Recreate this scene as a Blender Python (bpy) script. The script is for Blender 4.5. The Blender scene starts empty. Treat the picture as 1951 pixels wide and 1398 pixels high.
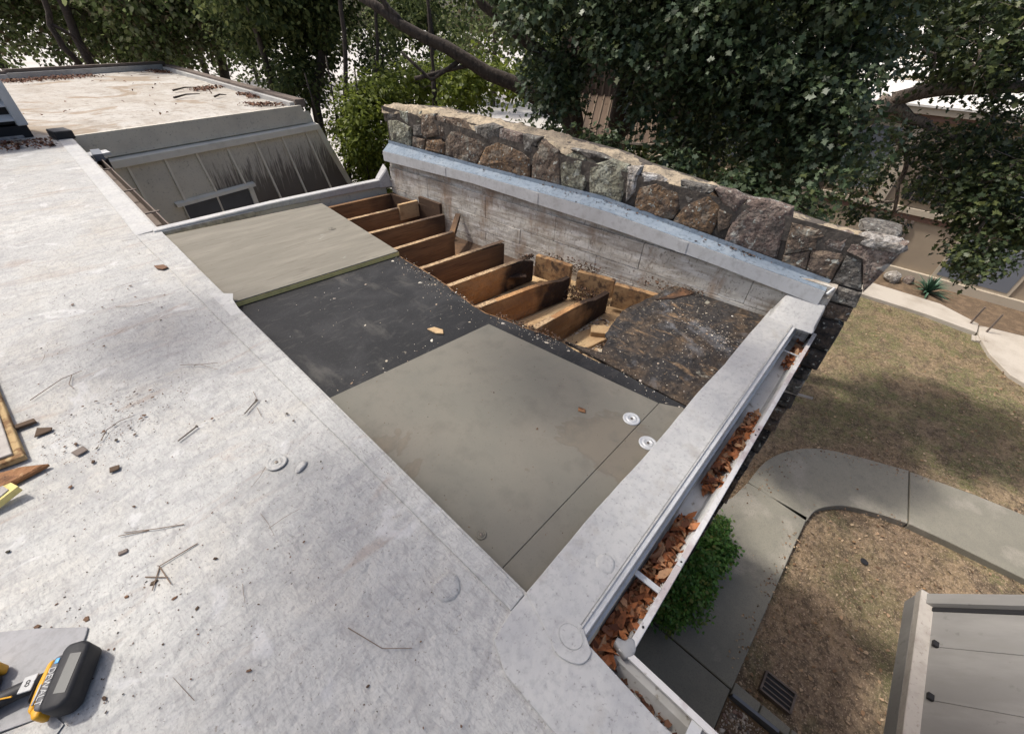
import bpy, bmesh, math, random
import numpy as np
from mathutils import Vector, Matrix
R = math.radians
random.seed(11); rng = np.random.default_rng(7)
C = bpy.context.scene.collection
scn = bpy.context.scene

# ------------------------------------------------------------------ camera, sky, sun, exposure
cd = bpy.data.cameras.new('camera'); cam = bpy.data.objects.new('camera', cd); C.objects.link(cam)
cd.sensor_fit = 'HORIZONTAL'; cd.sensor_width = 36; cd.lens = 14.307; cd.clip_start = .05; cd.clip_end = 900
rt = Vector((0.68238763, -0.73005848, 0.03690172)); up = Vector((0.44778301, 0.457379, 0.76830647)); fw = Vector((0.57778672, 0.50775887, -0.63901755))
m = Matrix((rt, up, -fw)).transposed().to_4x4(); m.translation = Vector((0, 0, 1.4)); cam.matrix_world = m
scn.camera = cam
SUN_EL, SUN_AZ = 60, 114          # azimuth measured from +X towards +Y, where the sun stands
w = bpy.data.worlds.new("World"); scn.world = w; w.use_nodes = True
nt = w.node_tree; bg = nt.nodes['Background']
sky = nt.nodes.new('ShaderNodeTexSky'); sky.sky_type = 'NISHITA'; sky.sun_disc = False
sky.sun_elevation = R(SUN_EL); sky.sun_rotation = R(90 - SUN_AZ); sky.air_density = .75; sky.dust_density = 5.0; sky.ozone_density = .4
nt.links.new(sky.outputs[0], bg.inputs[0]); bg.inputs[1].default_value = .135
sl = bpy.data.lights.new('sun', 'SUN'); sl.energy = 2.6; sl.angle = R(3.5); sl.color = (1, .95, .88)
so = bpy.data.objects.new('sun', sl); C.objects.link(so)
sd = Vector((math.cos(R(SUN_EL)) * math.cos(R(SUN_AZ)), math.cos(R(SUN_EL)) * math.sin(R(SUN_AZ)), math.sin(R(SUN_EL))))
so.rotation_euler = (-sd).to_track_quat('-Z', 'Y').to_euler()
vs = scn.view_settings; scn.display_settings.display_device = 'sRGB'
vs.view_transform = 'Standard'; vs.look = 'None'; vs.gamma = 1; vs.exposure = .48; vs.use_curve_mapping = False

# ------------------------------------------------------------------ materials
def mat(name, base, layers=(), rough=.85, bump=None, metal=0, spec=.3, island=None, transl=0):
    m = bpy.data.materials.new(name); m.use_nodes = True; t = m.node_tree; N = t.nodes; L = t.links
    b = N['Principled BSDF']; b.inputs['Roughness'].default_value = rough; b.inputs['Metallic'].default_value = metal
    b.inputs['Specular IOR Level'].default_value = spec
    tc = N.new('ShaderNodeTexCoord')
    def vec(v):
        if not v: return tc.outputs['Object']
        mp = N.new('ShaderNodeMapping'); mp.inputs['Scale'].default_value = v; L.new(tc.outputs['Object'], mp.inputs[0]); return mp.outputs[0]
    if island:
        g = N.new('ShaderNodeNewGeometry'); r = N.new('ShaderNodeValToRGB'); L.new(g.outputs['Random Per Island'], r.inputs[0])
        e = r.color_ramp.elements
        while len(e) < len(island): e.new(.5)
        for i, c in enumerate(island): e[i].position = i / (len(island) - 1); e[i].color = (*c, 1)
        col = r.outputs[0]
    else:
        rg = N.new('ShaderNodeRGB'); rg.outputs[0].default_value = (*base, 1); col = rg.outputs[0]
    for ly in layers:
        k = ly.get('t', 'noise')
        if k == 'grad':      # a stain that sets in along one axis, its edge broken up by noise
            sx = N.new('ShaderNodeSeparateXYZ'); L.new(tc.outputs['Object'], sx.inputs[0]); x = N.new('ShaderNodeTexNoise'); x.inputs['Detail'].default_value = 6
            x.inputs['Scale'].default_value = ly['s']; L.new(vec(ly.get('v')), x.inputs['Vector'])
            ml = N.new('ShaderNodeMath'); ml.operation = 'MULTIPLY_ADD'; L.new(x.outputs['Fac'], ml.inputs[0]); ml.inputs[1].default_value = ly['amp']; L.new(sx.outputs[ly['ax']], ml.inputs[2])
            mr = N.new('ShaderNodeMapRange'); mr.inputs['From Min'].default_value = ly['lo']; mr.inputs['From Max'].default_value = ly['hi']
            mr.inputs['To Max'].default_value = ly.get('f', 1); L.new(ml.outputs[0], mr.inputs['Value'])
            mx = N.new('ShaderNodeMix'); mx.data_type = 'RGBA'; L.new(mr.outputs[0], mx.inputs['Factor']); L.new(col, mx.inputs[6]); mx.inputs[7].default_value = (*ly['c'], 1); col = mx.outputs[2]; continue
        if k == 'noise':
            x = N.new('ShaderNodeTexNoise'); x.inputs['Detail'].default_value = ly.get('d', 6); x.inputs['Roughness'].default_value = ly.get('r', .6)
            x.inputs['Distortion'].default_value = ly.get('dist', 0)
            o = x.outputs['Fac']
        else:
            x = N.new('ShaderNodeTexVoronoi'); x.feature = 'DISTANCE_TO_EDGE' if k == 'edge' else 'F1'; o = x.outputs['Distance']
        x.inputs['Scale'].default_value = ly['s']; L.new(vec(ly.get('v')), x.inputs['Vector'])
        mr = N.new('ShaderNodeMapRange'); mr.inputs['From Min'].default_value = ly['lo']; mr.inputs['From Max'].default_value = ly['hi']
        mr.inputs['To Max'].default_value = ly.get('f', 1); L.new(o, mr.inputs['Value'])
        mx = N.new('ShaderNodeMix'); mx.data_type = 'RGBA'; L.new(mr.outputs[0], mx.inputs['Factor'])
        L.new(col, mx.inputs[6]); mx.inputs[7].default_value = (*ly['c'], 1); col = mx.outputs[2]
    L.new(col, b.inputs['Base Color'])
    if bump:
        bs = bump if isinstance(bump, list) else [bump]; prev = None
        for (s, st, v) in [(q + (None,))[:3] for q in bs]:
            x = N.new('ShaderNodeTexNoise'); x.inputs['Scale'].default_value = s; x.inputs['Detail'].default_value = 6
            L.new(vec(v), x.inputs['Vector'])
            bp = N.new('ShaderNodeBump'); bp.inputs['Strength'].default_value = min(1, st * 14); bp.inputs['Distance'].default_value = .012 if s > 15 else .05
            L.new(x.outputs['Fac'], bp.inputs['Height'])
            if prev: L.new(prev, bp.inputs['Normal'])
            prev = bp.outputs[0]
        L.new(prev, b.inputs['Normal'])
    if transl:
        tr = N.new('ShaderNodeBsdfTranslucent'); ms = N.new('ShaderNodeMixShader'); ms.inputs[0].default_value = transl
        L.new(col, tr.inputs['Color']); L.new(b.outputs[0], ms.inputs[1]); L.new(tr.outputs[0], ms.inputs[2])
        L.new(ms.outputs[0], N['Material Output'].inputs['Surface'])
    return m

n_ = lambda s, lo, hi, c, f=1, **k: dict(s=s, lo=lo, hi=hi, c=c, f=f, **k)
MT = {}
MT['membrane'] = mat('membrane', (.50, .497, .465), [n_(.45, .36, .66, (.32, .32, .315), .75, dist=.5), n_(1.7, .5, .70, (.45, .41, .34), .6, dist=.5), n_(5, .46, .68, (.28, .28, .28), .6, v=(1, 2.6, 1), dist=1.2), n_(2.4, .58, .68, (.31, .24, .19), .5, v=(.5, 2.2, 1), dist=1.5),  # broad noise patches: worn grey and tan, also soft sun dapples put into colour
    n_(14, .50, .68, (.24, .235, .23), .55, v=(2.4, .8, 1), dist=2), n_(45, .50, .68, (.25, .25, .245), .5, v=(2, .6, 1), dist=1.5), n_(150, .52, .66, (.25, .25, .245), .4), n_(1.0, .57, .63, (.30, .30, .29), .5, v=(1, 1.6, 1), dist=2.5), n_(4, .60, .66, (.56, .56, .55), .5, dist=1), n_(90, .62, .68, (.12, .10, .08), .6), n_(13, .695, .72, (.16, .12, .09), .6)], rough=.62, bump=[(1.3, .05), (9, .03), (60, .02)])
MT['membrane_clean'] = mat('membrane_clean', (.475, .473, .450), [n_(3, .42, .7, (.36, .362, .36), .8), n_(14, .5, .72, (.33, .33, .34), .5), n_(45, .48, .68, (.27, .27, .27), .45), n_(9, .56, .70, (.30, .27, .23), .4), n_(90, .62, .68, (.15, .14, .13), .5)], rough=.55, bump=[(4, .02), (70, .01)])
MT['membrane_old'] = mat('membrane_old', (.40, .37, .325), [n_(.8, .4, .6, (.47, .455, .42), .9, dist=.7), n_(.45, .55, .60, (.25, .18, .11), .75, dist=1.2), n_(1.6, .5, .64, (.30, .265, .22), .6, v=(1.6, .8, 1), dist=.6), n_(9, .52, .66, (.24, .21, .17), .7), n_(40, .55, .66, (.2, .17, .13), .6)], bump=[(3, .06), (30, .03)])
MT['cover_board'] = mat('cover_board', (.160, .153, .127), [n_(2.0, .42, .7, (.195, .178, .145), .8), n_(1.0, .570, .580, (.10, .07, .045), .3, dist=.4), n_(1.0, .577, .60, (.20, .175, .135), .45, dist=.4), n_(2.3, .6, .72, (.25, .225, .18), .5), n_(9, .5, .7, (.12, .115, .095), .5), n_(120, .6, .72, (.11, .10, .085), .5), n_(30, .70, .76, (.12, .07, .04), .8)], rough=.9, bump=(90, .006))
MT['cover_board_streaked'] = mat('cover_board_streaked', (.185, .172, .140), [n_(7, .45, .75, (.25, .232, .19), .9, v=(.25, 1.6, 1)), n_(20, .55, .75, (.125, .112, .09), .8, v=(.3, 2, 1)), n_(5, .69, .72, (.3, .3, .27), .6)], rough=.9, bump=(90, .006))
MT['foam'] = mat('foam', (.72, .60, .24), [n_(25, .5, .7, (.55, .44, .17), .8)])
MT['wood_tan'] = mat('wood_tan', (.40, .25, .12), [n_(5, .45, .60, (.24, .13, .06), .9), n_(14, .5, .62, (.06, .04, .03), .85), n_(40, .55, .68, (.14, .08, .05), .7)], rough=.9, bump=(30, .03))
MT['membrane_grey'] = mat('membrane_grey', (.30, .30, .305), [n_(3, .45, .7, (.25, .25, .255), .7), n_(50, .48, .66, (.2, .2, .2), .5)], rough=.6, bump=(60, .01))
MT['foam_dirty'] = mat('foam_dirty', (.42, .30, .15), [n_(18, .5, .62, (.17, .09, .04), .9)], bump=(60, .02))
MT['black_sheet'] = mat('black_sheet', (.013, .0135, .0145), [n_(2.2, .46, .70, (.033, .033, .034), .9, dist=1), n_(9, .55, .7, (.055, .052, .048), .6, v=(1, 3, 1), dist=1), n_(6, .6, .75, (.09, .085, .075), .7, v=(1, .4, 1)), n_(140, .62, .7, (.10, .10, .10), .5), n_(14, .705, .76, (.25, .22, .17), .7)], rough=.7, bump=(40, .012))
MT['rot_deck'] = mat('rot_deck', (.038, .035, .034), [n_(3, .46, .62, (.10, .07, .045), .8, v=(.7, 1.6, 1), dist=.8), n_(8, .57, .68, (.26, .17, .095), .75, v=(1.8, .6, 1), dist=1), n_(2.4, .56, .68, (.20, .205, .215), .6, dist=1), n_(20, .46, .62, (.02, .018, .017), .8), n_(55, .60, .66, (.26, .21, .15), .7), n_(120, .56, .64, (.03, .025, .02), .7), n_(7, .66, .70, (.40, .38, .30), .6)], rough=.95, bump=[(12, .07), (45, .07)])
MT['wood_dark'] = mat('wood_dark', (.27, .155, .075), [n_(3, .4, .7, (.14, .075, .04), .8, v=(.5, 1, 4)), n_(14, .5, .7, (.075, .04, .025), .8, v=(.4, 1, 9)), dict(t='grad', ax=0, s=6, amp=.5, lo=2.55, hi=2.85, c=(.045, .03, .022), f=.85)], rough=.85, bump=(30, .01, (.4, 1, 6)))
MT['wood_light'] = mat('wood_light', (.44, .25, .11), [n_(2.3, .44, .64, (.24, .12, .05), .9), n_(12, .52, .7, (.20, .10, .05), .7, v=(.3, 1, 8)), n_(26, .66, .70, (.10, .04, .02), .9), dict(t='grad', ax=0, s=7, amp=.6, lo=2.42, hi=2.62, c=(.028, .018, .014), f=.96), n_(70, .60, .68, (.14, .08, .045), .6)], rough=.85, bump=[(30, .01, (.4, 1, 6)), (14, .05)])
MT['wood_pale'] = mat('wood_pale', (.50, .36, .20), [n_(3, .45, .65, (.36, .23, .12), .8), n_(22, .52, .68, (.30, .19, .10), .8, v=(.5, 2, 1)), n_(60, .62, .7, (.16, .10, .06), .8)], rough=.9, bump=(40, .02))
MT['wood_rot'] = mat('wood_rot', (.05, .03, .02), [n_(12, .5, .66, (.16, .08, .04), .9), n_(40, .6, .7, (.24, .15, .08), .7)], bump=(30, .06))
MT['wood_rot_orange'] = mat('wood_rot_orange', (.26, .13, .06), [n_(12, .5, .62, (.08, .035, .02), .95, v=(1, 1, 1)), n_(40, .6, .7, (.42, .27, .14), .8)], bump=(40, .06))
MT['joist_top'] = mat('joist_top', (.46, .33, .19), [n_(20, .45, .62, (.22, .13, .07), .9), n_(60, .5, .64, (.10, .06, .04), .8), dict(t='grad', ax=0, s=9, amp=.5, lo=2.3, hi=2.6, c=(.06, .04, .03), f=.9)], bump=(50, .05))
MT['painted_block'] = mat('painted_block', (.58, .555, .49), [n_(1.6, .45, .66, (.38, .345, .285), .8), n_(5, .49, .66, (.27, .235, .19), .7, v=(1, 1.0, .8), dist=.8), n_(11, .50, .64, (.68, .665, .62), .8, v=(1, .5, 2.6), dist=.6), n_(2.6, .55, .68, (.26, .155, .085), .75, v=(1, 1.8, .5)), n_(34, .56, .68, (.13, .10, .08), .6, v=(1, 1.6, .6)), dict(t='grad', ax=2, s=5, amp=.35, lo=4.73, hi=4.80, c=(.20, .185, .15), f=.55), n_(60, .60, .68, (.07, .055, .045), .7), n_(7, .50, .62, (.25, .21, .165), .6, v=(1, .35, 4))], rough=.9, bump=[(10, .012), (45, .015)])
MT['mortar'] = mat('mortar', (.11, .095, .08), [n_(10, .45, .65, (.055, .047, .04), .9), n_(40, .55, .68, (.20, .175, .14), .7)], rough=.95, bump=(25, .07))
MT['wall_top'] = mat('wall_top', (.42, .345, .245), [n_(5, .45, .62, (.30, .25, .18), .9), n_(16, .5, .66, (.19, .16, .12), .8), n_(45, .55, .68, (.10, .09, .075), .75), n_(2.2, .55, .7, (.52, .42, .27), .7)], rough=.95, bump=[(12, .06), (45, .04)])
def stone(name, a, b, c, lich):
    return mat(name, a, [n_(7, .42, .60, b, .9), n_(22, .46, .62, c, .85), n_(11, .55, .66, (.05, .045, .04), .6), n_(60, .48, .64, (.045, .04, .035), .75), n_(9, .575, .63, lich, .8), n_(30, .61, .65, (.42, .43, .38), .85)], rough=.97, bump=[(14, .07), (55, .07)])
MT['stone_brown'] = stone('stone_brown', (.17, .125, .09), (.11, .085, .07), (.22, .17, .125), (.24, .22, .18))
MT['stone_rust'] = stone('stone_rust', (.175, .115, .07), (.10, .075, .06), (.23, .145, .08), (.20, .17, .135))
MT['stone_green'] = stone('stone_green', (.25, .245, .18), (.36, .365, .29), (.15, .135, .10), (.46, .475, .40))
MT['stone_grey'] = stone('stone_grey', (.15, .14, .125), (.21, .195, .17), (.10, .09, .08), (.32, .31, .28))
MT['stone_pink'] = stone('stone_pink', (.20, .15, .125), (.14, .105, .09), (.30, .25, .21), (.44, .42, .38))
MT['stone_pale'] = stone('stone_pale', (.33, .30, .26), (.42, .40, .37), (.20, .17, .14), (.55, .54, .52))
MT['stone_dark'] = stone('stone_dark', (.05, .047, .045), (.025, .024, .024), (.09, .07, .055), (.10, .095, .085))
MT['blue_metal'] = mat('blue_metal', (.20, .245, .295), [n_(8, .45, .7, (.28, .32, .36), .8), n_(40, .52, .66, (.10, .13, .16), .7), n_(24, .64, .68, (.035, .03, .03), .9)], rough=.85, spec=.15, bump=(9, .01))
MT['white_metal'] = mat('white_metal', (.52, .53, .53), [n_(5, .5, .7, (.42, .42, .41), .7), n_(24, .5, .68, (.36, .36, .35), .6), n_(60, .6, .7, (.38, .37, .35), .5)], rough=.5, spec=.4)
MT['gutter_metal'] = mat('gutter_metal', (.58, .58, .56), [n_(7, .5, .70, (.40, .39, .35), .8), n_(30, .6, .7, (.20, .17, .12), .8)], rough=.5, spec=.4)
MT['lip_metal'] = mat('lip_metal', (.60, .59, .57), [n_(6, .5, .6, (.40, .34, .33), .8), n_(40, .6, .7, (.25, .2, .18), .7)], rough=.45, spec=.5)
MT['galv'] = mat('galv', (.36, .37, .38), [n_(20, .4, .65, (.2, .2, .21), .9)], rough=.4, metal=.4)
MT['greige'] = mat('greige', (.60, .565, .475), [n_(3, .45, .7, (.50, .47, .40), .8), n_(30, .58, .7, (.12, .11, .09), .5)], rough=.75)
MT['greige_light'] = mat('greige_light', (.68, .645, .55), [n_(4, .5, .7, (.56, .53, .45), .8)], rough=.7)
MT['greige_stained'] = mat('greige_stained', (.61, .575, .485), [n_(1.6, .5, .7, (.51, .475, .40), .7), dict(t='grad', ax=2, s=1.5, amp=-1.4, lo=3.15, hi=2.1, c=(.19, .165, .135), f=.75), dict(t='grad', ax=2, s=24, v=(1.5, 1.5, .12), amp=-1.9, lo=2.62, hi=2.2, c=(.07, .058, .052), f=.8), n_(50, .55, .66, (.10, .085, .07), .45, v=(1.2, 1.2, .4))], rough=.85)
MT['trim_brown'] = mat('trim_brown', (.16, .13, .11), [n_(6, .5, .7, (.09, .07, .06), .8)], rough=.8)
MT['glass'] = mat('glass', (.06, .065, .075), [n_(2, .4, .7, (.09, .10, .115), .8)], rough=.3, spec=.4)
MT['dark'] = mat('dark', (.018, .018, .02), rough=.7)
MT['slate'] = mat('slate', (.16, .175, .20), rough=.6)
MT['ac_metal'] = mat('ac_metal', (.52, .53, .53), [n_(8, .5, .7, (.42, .43, .43), .6)], rough=.5)
MT['concrete'] = mat('concrete', (.265, .25, .20), [n_(.8, .42, .66, (.19, .182, .148), .8), n_(8, .48, .7, (.19, .18, .15), .5), n_(1.6, .55, .66, (.36, .33, .275), .6), n_(70, .5, .66, (.16, .15, .125), .6)], rough=.9, bump=(80, .01))  # the lighter noise patches stand in for sun dapples on the path
MT['concrete_pale'] = mat('concrete_pale', (.46, .42, .36), [n_(1.4, .45, .7, (.32, .28, .23), .8), n_(50, .55, .7, (.26, .24, .2), .5)], rough=.9)
MT['pavement_far'] = mat('pavement_far', (.50, .48, .45), [n_(.15, .45, .65, (.40, .38, .34), .7), n_(1.2, .5, .7, (.5, .48, .45), .7)], rough=.9)
MT['lawn'] = mat('lawn', (.19, .135, .09), [dict(t='grad', ax=0, s=.45, amp=9, lo=11.2, hi=13.0, c=(.135, .15, .055), f=.8), n_(.5, .52, .62, (.12, .125, .05), .6), n_(1.1, .48, .60, (.27, .195, .12), .85, dist=.5), n_(2.6, .50, .62, (.10, .075, .05), .85, v=(1, 1.5, 1), dist=.6), n_(7, .50, .62, (.30, .22, .14), .7, v=(1.6, 1, 1)), n_(.9, .55, .62, (.11, .11, .05), .5, dist=.8), n_(18, .48, .62, (.085, .062, .042), .8), n_(50, .54, .64, (.42, .32, .22), .75), n_(90, .55, .66, (.07, .05, .035), .6)], rough=.98, bump=[(8, .07), (40, .07)])
MT['soil'] = mat('soil', (.12, .085, .055), [n_(5, .45, .66, (.2, .14, .09), .8), n_(40, .6, .7, (.32, .26, .18), .7)], rough=.98, bump=(25, .06))
MT['bark'] = mat('bark', (.065, .052, .042), [n_(8, .45, .66, (.03, .025, .022), .9, v=(3, 3, .6)), n_(25, .55, .7, (.14, .12, .10), .7)], rough=.95, bump=(20, .08, (2, 2, .6)))
MT['bark_pale'] = mat('bark_pale', (.30, .245, .20), [n_(16, .46, .60, (.11, .085, .07), .95, v=(2.4, 2.4, .7)), n_(50, .55, .7, (.4, .35, .3), .7)], rough=.95, bump=(22, .10, (2, 2, .7)))
MT['leaf_oak'] = mat('leaf_oak', 0, rough=.42, spec=.35, island=[(0.027, 0.045, 0.021), (0.049, 0.078, 0.032), (0.074, 0.112, 0.050), (0.142, 0.185, 0.112), (0.074, 0.090, 0.026), (0.037, 0.056, 0.030)], transl=.25)
MT['leaf_right'] = mat('leaf_right', 0, rough=.45, spec=.35, island=[(0.034, 0.050, 0.025), (0.058, 0.086, 0.039), (0.091, 0.120, 0.046), (0.156, 0.180, 0.063)], transl=.35)
MT['leaf_dark'] = mat('leaf_dark', 0, rough=.7, spec=.15, island=[(0.028, 0.042, 0.018), (0.057, 0.081, 0.029), (0.102, 0.128, 0.044), (0.191, 0.212, 0.083)], transl=.4)
MT['leaf_yellow'] = mat('leaf_yellow', 0, rough=.5, spec=.3, island=[(0.080, 0.109, 0.020), (0.160, 0.203, 0.032), (0.240, 0.281, 0.048), (0.120, 0.156, 0.032)], transl=.5)
MT['leaf_far'] = mat('leaf_far', 0, rough=.75, spec=.12, island=[(0.049, 0.069, 0.025), (0.097, 0.136, 0.046), (0.166, 0.209, 0.071), (0.243, 0.264, 0.143), (0.068, 0.082, 0.041), (0.136, 0.100, 0.061)], transl=.45)
MT['leaf_bush'] = mat('leaf_bush', 0, rough=.45, spec=.3, island=[(0.051, 0.119, 0.028), (0.101, 0.238, 0.047), (0.182, 0.367, 0.078), (0.121, 0.216, 0.055), (0.263, 0.281, 0.078)], transl=.35)
MT['leaf_agave'] = mat('leaf_agave', 0, rough=.5, island=[(.03, .07, .045), (.06, .13, .08), (.10, .18, .12)])
MT['dead_leaf'] = mat('dead_leaf', 0, rough=.75, island=[(.10, .04, .025), (.26, .095, .04), (.46, .17, .065), (.20, .085, .045), (.44, .27, .15), (.56, .22, .09)], transl=.15, layers=[n_(60, .5, .7, (.07, .035, .02), .7)])
MT['dead_leaf_brown'] = mat('dead_leaf_brown', 0, rough=.85, island=[(.07, .035, .025), (.13, .06, .04), (.20, .11, .06)])
MT['litter'] = mat('litter', 0, rough=.85, island=[(.20, .12, .07), (.34, .23, .14), (.46, .35, .23), (.11, .065, .04), (.28, .17, .09)])
MT['chips_pale'] = mat('chips_pale', 0, rough=.9, island=[(.5, .42, .3), (.65, .6, .5), (.3, .2, .12), (.7, .68, .62)])
MT['chips_dark'] = mat('chips_dark', 0, rough=.9, island=[(.05, .035, .025), (.11, .07, .045), (.18, .10, .06), (.04, .04, .03)])
MT['pebble'] = mat('pebble', 0, rough=.8, island=[(.16, .13, .11), (.42, .36, .30), (.62, .57, .50), (.08, .07, .065), (.30, .20, .16)])
MT['grass'] = mat('grass', 0, rough=.8, spec=.15, island=[(.24, .19, .10), (.17, .165, .06), (.36, .28, .16), (.27, .19, .12), (.14, .15, .05)], transl=.3)
MT['beige_wall'] = mat('beige_wall', (.34, .275, .20), [n_(1.2, .45, .7, (.27, .22, .16), .7), n_(60, .55, .7, (.24, .20, .15), .4)], rough=.95)
MT['beige_trim'] = mat('beige_trim', (.46, .40, .31), [n_(3, .5, .7, (.36, .30, .22), .6)], rough=.85)
MT['rust_trim'] = mat('rust_trim', (.17, .10, .075), rough=.8)
MT['brown_metal'] = mat('brown_metal', (.11, .075, .05), [n_(3, .45, .7, (.065, .045, .032), .8)], rough=.6)
MT['brown_rib'] = mat('brown_rib', (.15, .11, .075), rough=.6)
MT['roof_white'] = mat('roof_white', (.66, .64, .59), [n_(2, .5, .7, (.58, .55, .5), .6, v=(1, .3, 1))], rough=.8)
MT['grey_metal'] = mat('grey_metal', (.25, .245, .235), [n_(2.2, .42, .66, (.34, .332, .318), .8, v=(2, .6, .6)), n_(9, .5, .7, (.24, .235, .22), .6, v=(2, .6, .6)), n_(12, .62, .72, (.12, .115, .11), .6)], rough=.5, metal=.15)
MT['coping_pale'] = mat('coping_pale', (.42, .39, .35), [n_(12, .45, .7, (.30, .27, .24), .8), n_(60, .6, .7, (.2, .17, .15), .6)], rough=.7)
MT['rubber'] = mat('rubber', (.022, .022, .024), [n_(80, .5, .7, (.035, .035, .036), .7)], rough=.55)
MT['tool_yellow'] = mat('tool_yellow', (.62, .32, .025), [n_(40, .5, .7, (.45, .24, .04), .5), n_(15, .62, .7, (.12, .09, .06), .6)], rough=.45)
MT['tool_grey'] = mat('tool_grey', (.11, .11, .115), rough=.5)
MT['tool_label'] = mat('tool_label', (.034, .038, .038), rough=.35)
MT['tool_white'] = mat('tool_white', (.42, .42, .41), [n_(40, .5, .7, (.28, .28, .27), .5)], rough=.5)
MT['tool_blue'] = mat('tool_blue', (.10, .38, .70), rough=.4)
MT['steel'] = mat('steel', (.16, .14, .12), rough=.5, metal=.6)
MT['twig'] = mat('twig', (.20, .15, .11), rough=.9)
MT['caulk'] = mat('caulk', (.33, .335, .335), [n_(30, .45, .65, (.18, .18, .18), .8)], rough=.5)
MT['plate'] = mat('plate', (.55, .56, .56), [n_(60, .5, .7, (.36, .36, .35), .7)], rough=.4, metal=.3)
MT['sealant'] = mat('sealant', (.47, .475, .47), [n_(20, .5, .7, (.38, .38, .375), .6), n_(60, .5, .7, (.3, .3, .3), .5)], rough=.5)

# ------------------------------------------------------------------ mesh helpers
class MB:
    def __init__(s): s.v = []; s.f = []
    def add(s, vs, fs):
        o = len(s.v); s.v += [tuple(map(float, v)) for v in vs]; s.f += [tuple(i + o for i in f) for f in fs]; return s
    def box(s, a, b):
        x0, y0, z0 = a; x1, y1, z1 = b
        return s.add([(x0,y0,z0),(x1,y0,z0),(x1,y1,z0),(x0,y1,z0),(x0,y0,z1),(x1,y0,z1),(x1,y1,z1),(x0,y1,z1)],
                     [(3,2,1,0),(4,5,6,7),(0,1,5,4),(1,2,6,5),(2,3,7,6),(3,0,4,7)])
    def beam(s, a, b, wd, z0, z1, side=0):
        """box between plan points a and b, width wd, between heights z0 and z1 (numbers or pairs)"""
        a = np.array(a[:2], float); b = np.array(b[:2], float); t = (b - a) / np.linalg.norm(b - a); n = np.array([-t[1], t[0]])
        o = n * side * wd / 2; h = n * wd / 2
        z0 = z0 if isinstance(z0, tuple) else (z0, z0); z1 = z1 if isinstance(z1, tuple) else (z1, z1)
        P = [a + o - h, b + o - h, b + o + h, a + o + h]
        zz0 = [z0[0], z0[1], z0[1], z0[0]]; zz1 = [z1[0], z1[1], z1[1], z1[0]]
        return s.add([(*P[i], zz0[i]) for i in range(4)] + [(*P[i], zz1[i]) for i in range(4)],
                     [(3,2,1,0),(4,5,6,7),(0,1,5,4),(1,2,6,5),(2,3,7,6),(3,0,4,7)])
    def prism(s, poly, z0, z1):
        n = len(poly)
        ar = sum(poly[i][0] * poly[(i+1) % n][1] - poly[(i+1) % n][0] * poly[i][1] for i in range(n))
        if ar < 0: poly = poly[::-1]
        return s.add([(x, y, z0) for x, y in poly] + [(x, y, z1) for x, y in poly],
                     [tuple(range(n))[::-1], tuple(range(n, 2*n))] + [(i, (i+1) % n, (i+1) % n + n, i + n) for i in range(n)])
    def tube(s, path, rad, k=6, cap=True):
        path = [Vector(p) for p in path]; n = len(path)
        if not hasattr(rad, '__len__'): rad = [rad] * n
        rings = []; ref = None
        for i, p in enumerate(path):
            t = (path[min(i+1, n-1)] - path[max(i-1, 0)]).normalized()
            if ref is None: ref = Vector((0, 0, 1)) if abs(t.z) < .9 else Vector((1, 0, 0))
            u = t.cross(ref).normalized(); v = u.cross(t).normalized(); ref = v
            rings.append([p + (u * math.cos(2*math.pi*j/k) + v * math.sin(2*math.pi*j/k)) * rad[i] for j in range(k)])
        vs = [q for r_ in rings for q in r_]; fs = []
        for i in range(n-1):
            for j in range(k): fs.append((i*k+j, (i+1)*k+j, (i+1)*k+(j+1) % k, i*k+(j+1) % k))
        if cap: fs += [tuple(range(k)), tuple(range((n-1)*k, n*k))[::-1]]
        return s.add(vs, fs)
    def lathe(s, prof, c=(0,0,0), k=20):
        vs = [(c[0] + r*math.cos(2*math.pi*j/k), c[1] + r*math.sin(2*math.pi*j/k), c[2] + z) for r, z in prof for j in range(k)]
        fs = [(i*k+j, i*k+(j+1) % k, (i+1)*k+(j+1) % k, (i+1)*k+j) for i in range(len(prof)-1) for j in range(k)]
        fs.append(tuple(range((len(prof)-1)*k, len(prof)*k)))
        return s.add(vs, fs)
    def build(s, name, m, parent=None, bevel=0, smooth=False, label=None, kind=None):
        me = bpy.data.meshes.new(name)
        off = Vector(parent.get('_o', (0,0,0))) if parent else Vector((0,0,0))
        me.from_pydata([(a-off.x, b-off.y, c-off.z) for a, b, c in s.v], [], s.f); me.update()
        if bevel:
            bm = bmesh.new(); bm.from_mesh(me); bmesh.ops.recalc_face_normals(bm, faces=bm.faces)
            bmesh.ops.bevel(bm, geom=[e for e in bm.edges if len(e.link_faces) == 2 and e.calc_face_angle(0) > .5], offset=bevel, segments=1 if not smooth else 2, affect='EDGES', profile=.5)
            bm.to_mesh(me); bm.free()
        if smooth: me.shade_smooth()
        mm = MT[m] if isinstance(m, str) else m; me.materials.append(mm)
        o = bpy.data.objects.new(name, me); C.objects.link(o)
        if parent: o.parent = parent; o['_o'] = tuple(off)
        if label: o['label'] = label
        if kind: o['kind'] = kind
        return o
def tag(o, label, cat, group=None):
    o['label'] = label; o['category'] = cat
    if group: o['group'] = group
    return o
def thing(name, label, cat, loc=(0,0,0), group=None):
    o = bpy.data.objects.new(name, None); C.objects.link(o); o.location = loc; o['_o'] = tuple(map(float, loc)); o.empty_display_size = .1
    return tag(o, label, cat, group)
def struct(o): o['kind'] = 'structure'; return o
def stuff(o, label, cat):
    o['kind'] = 'stuff'; return tag(o, label, cat)
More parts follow.
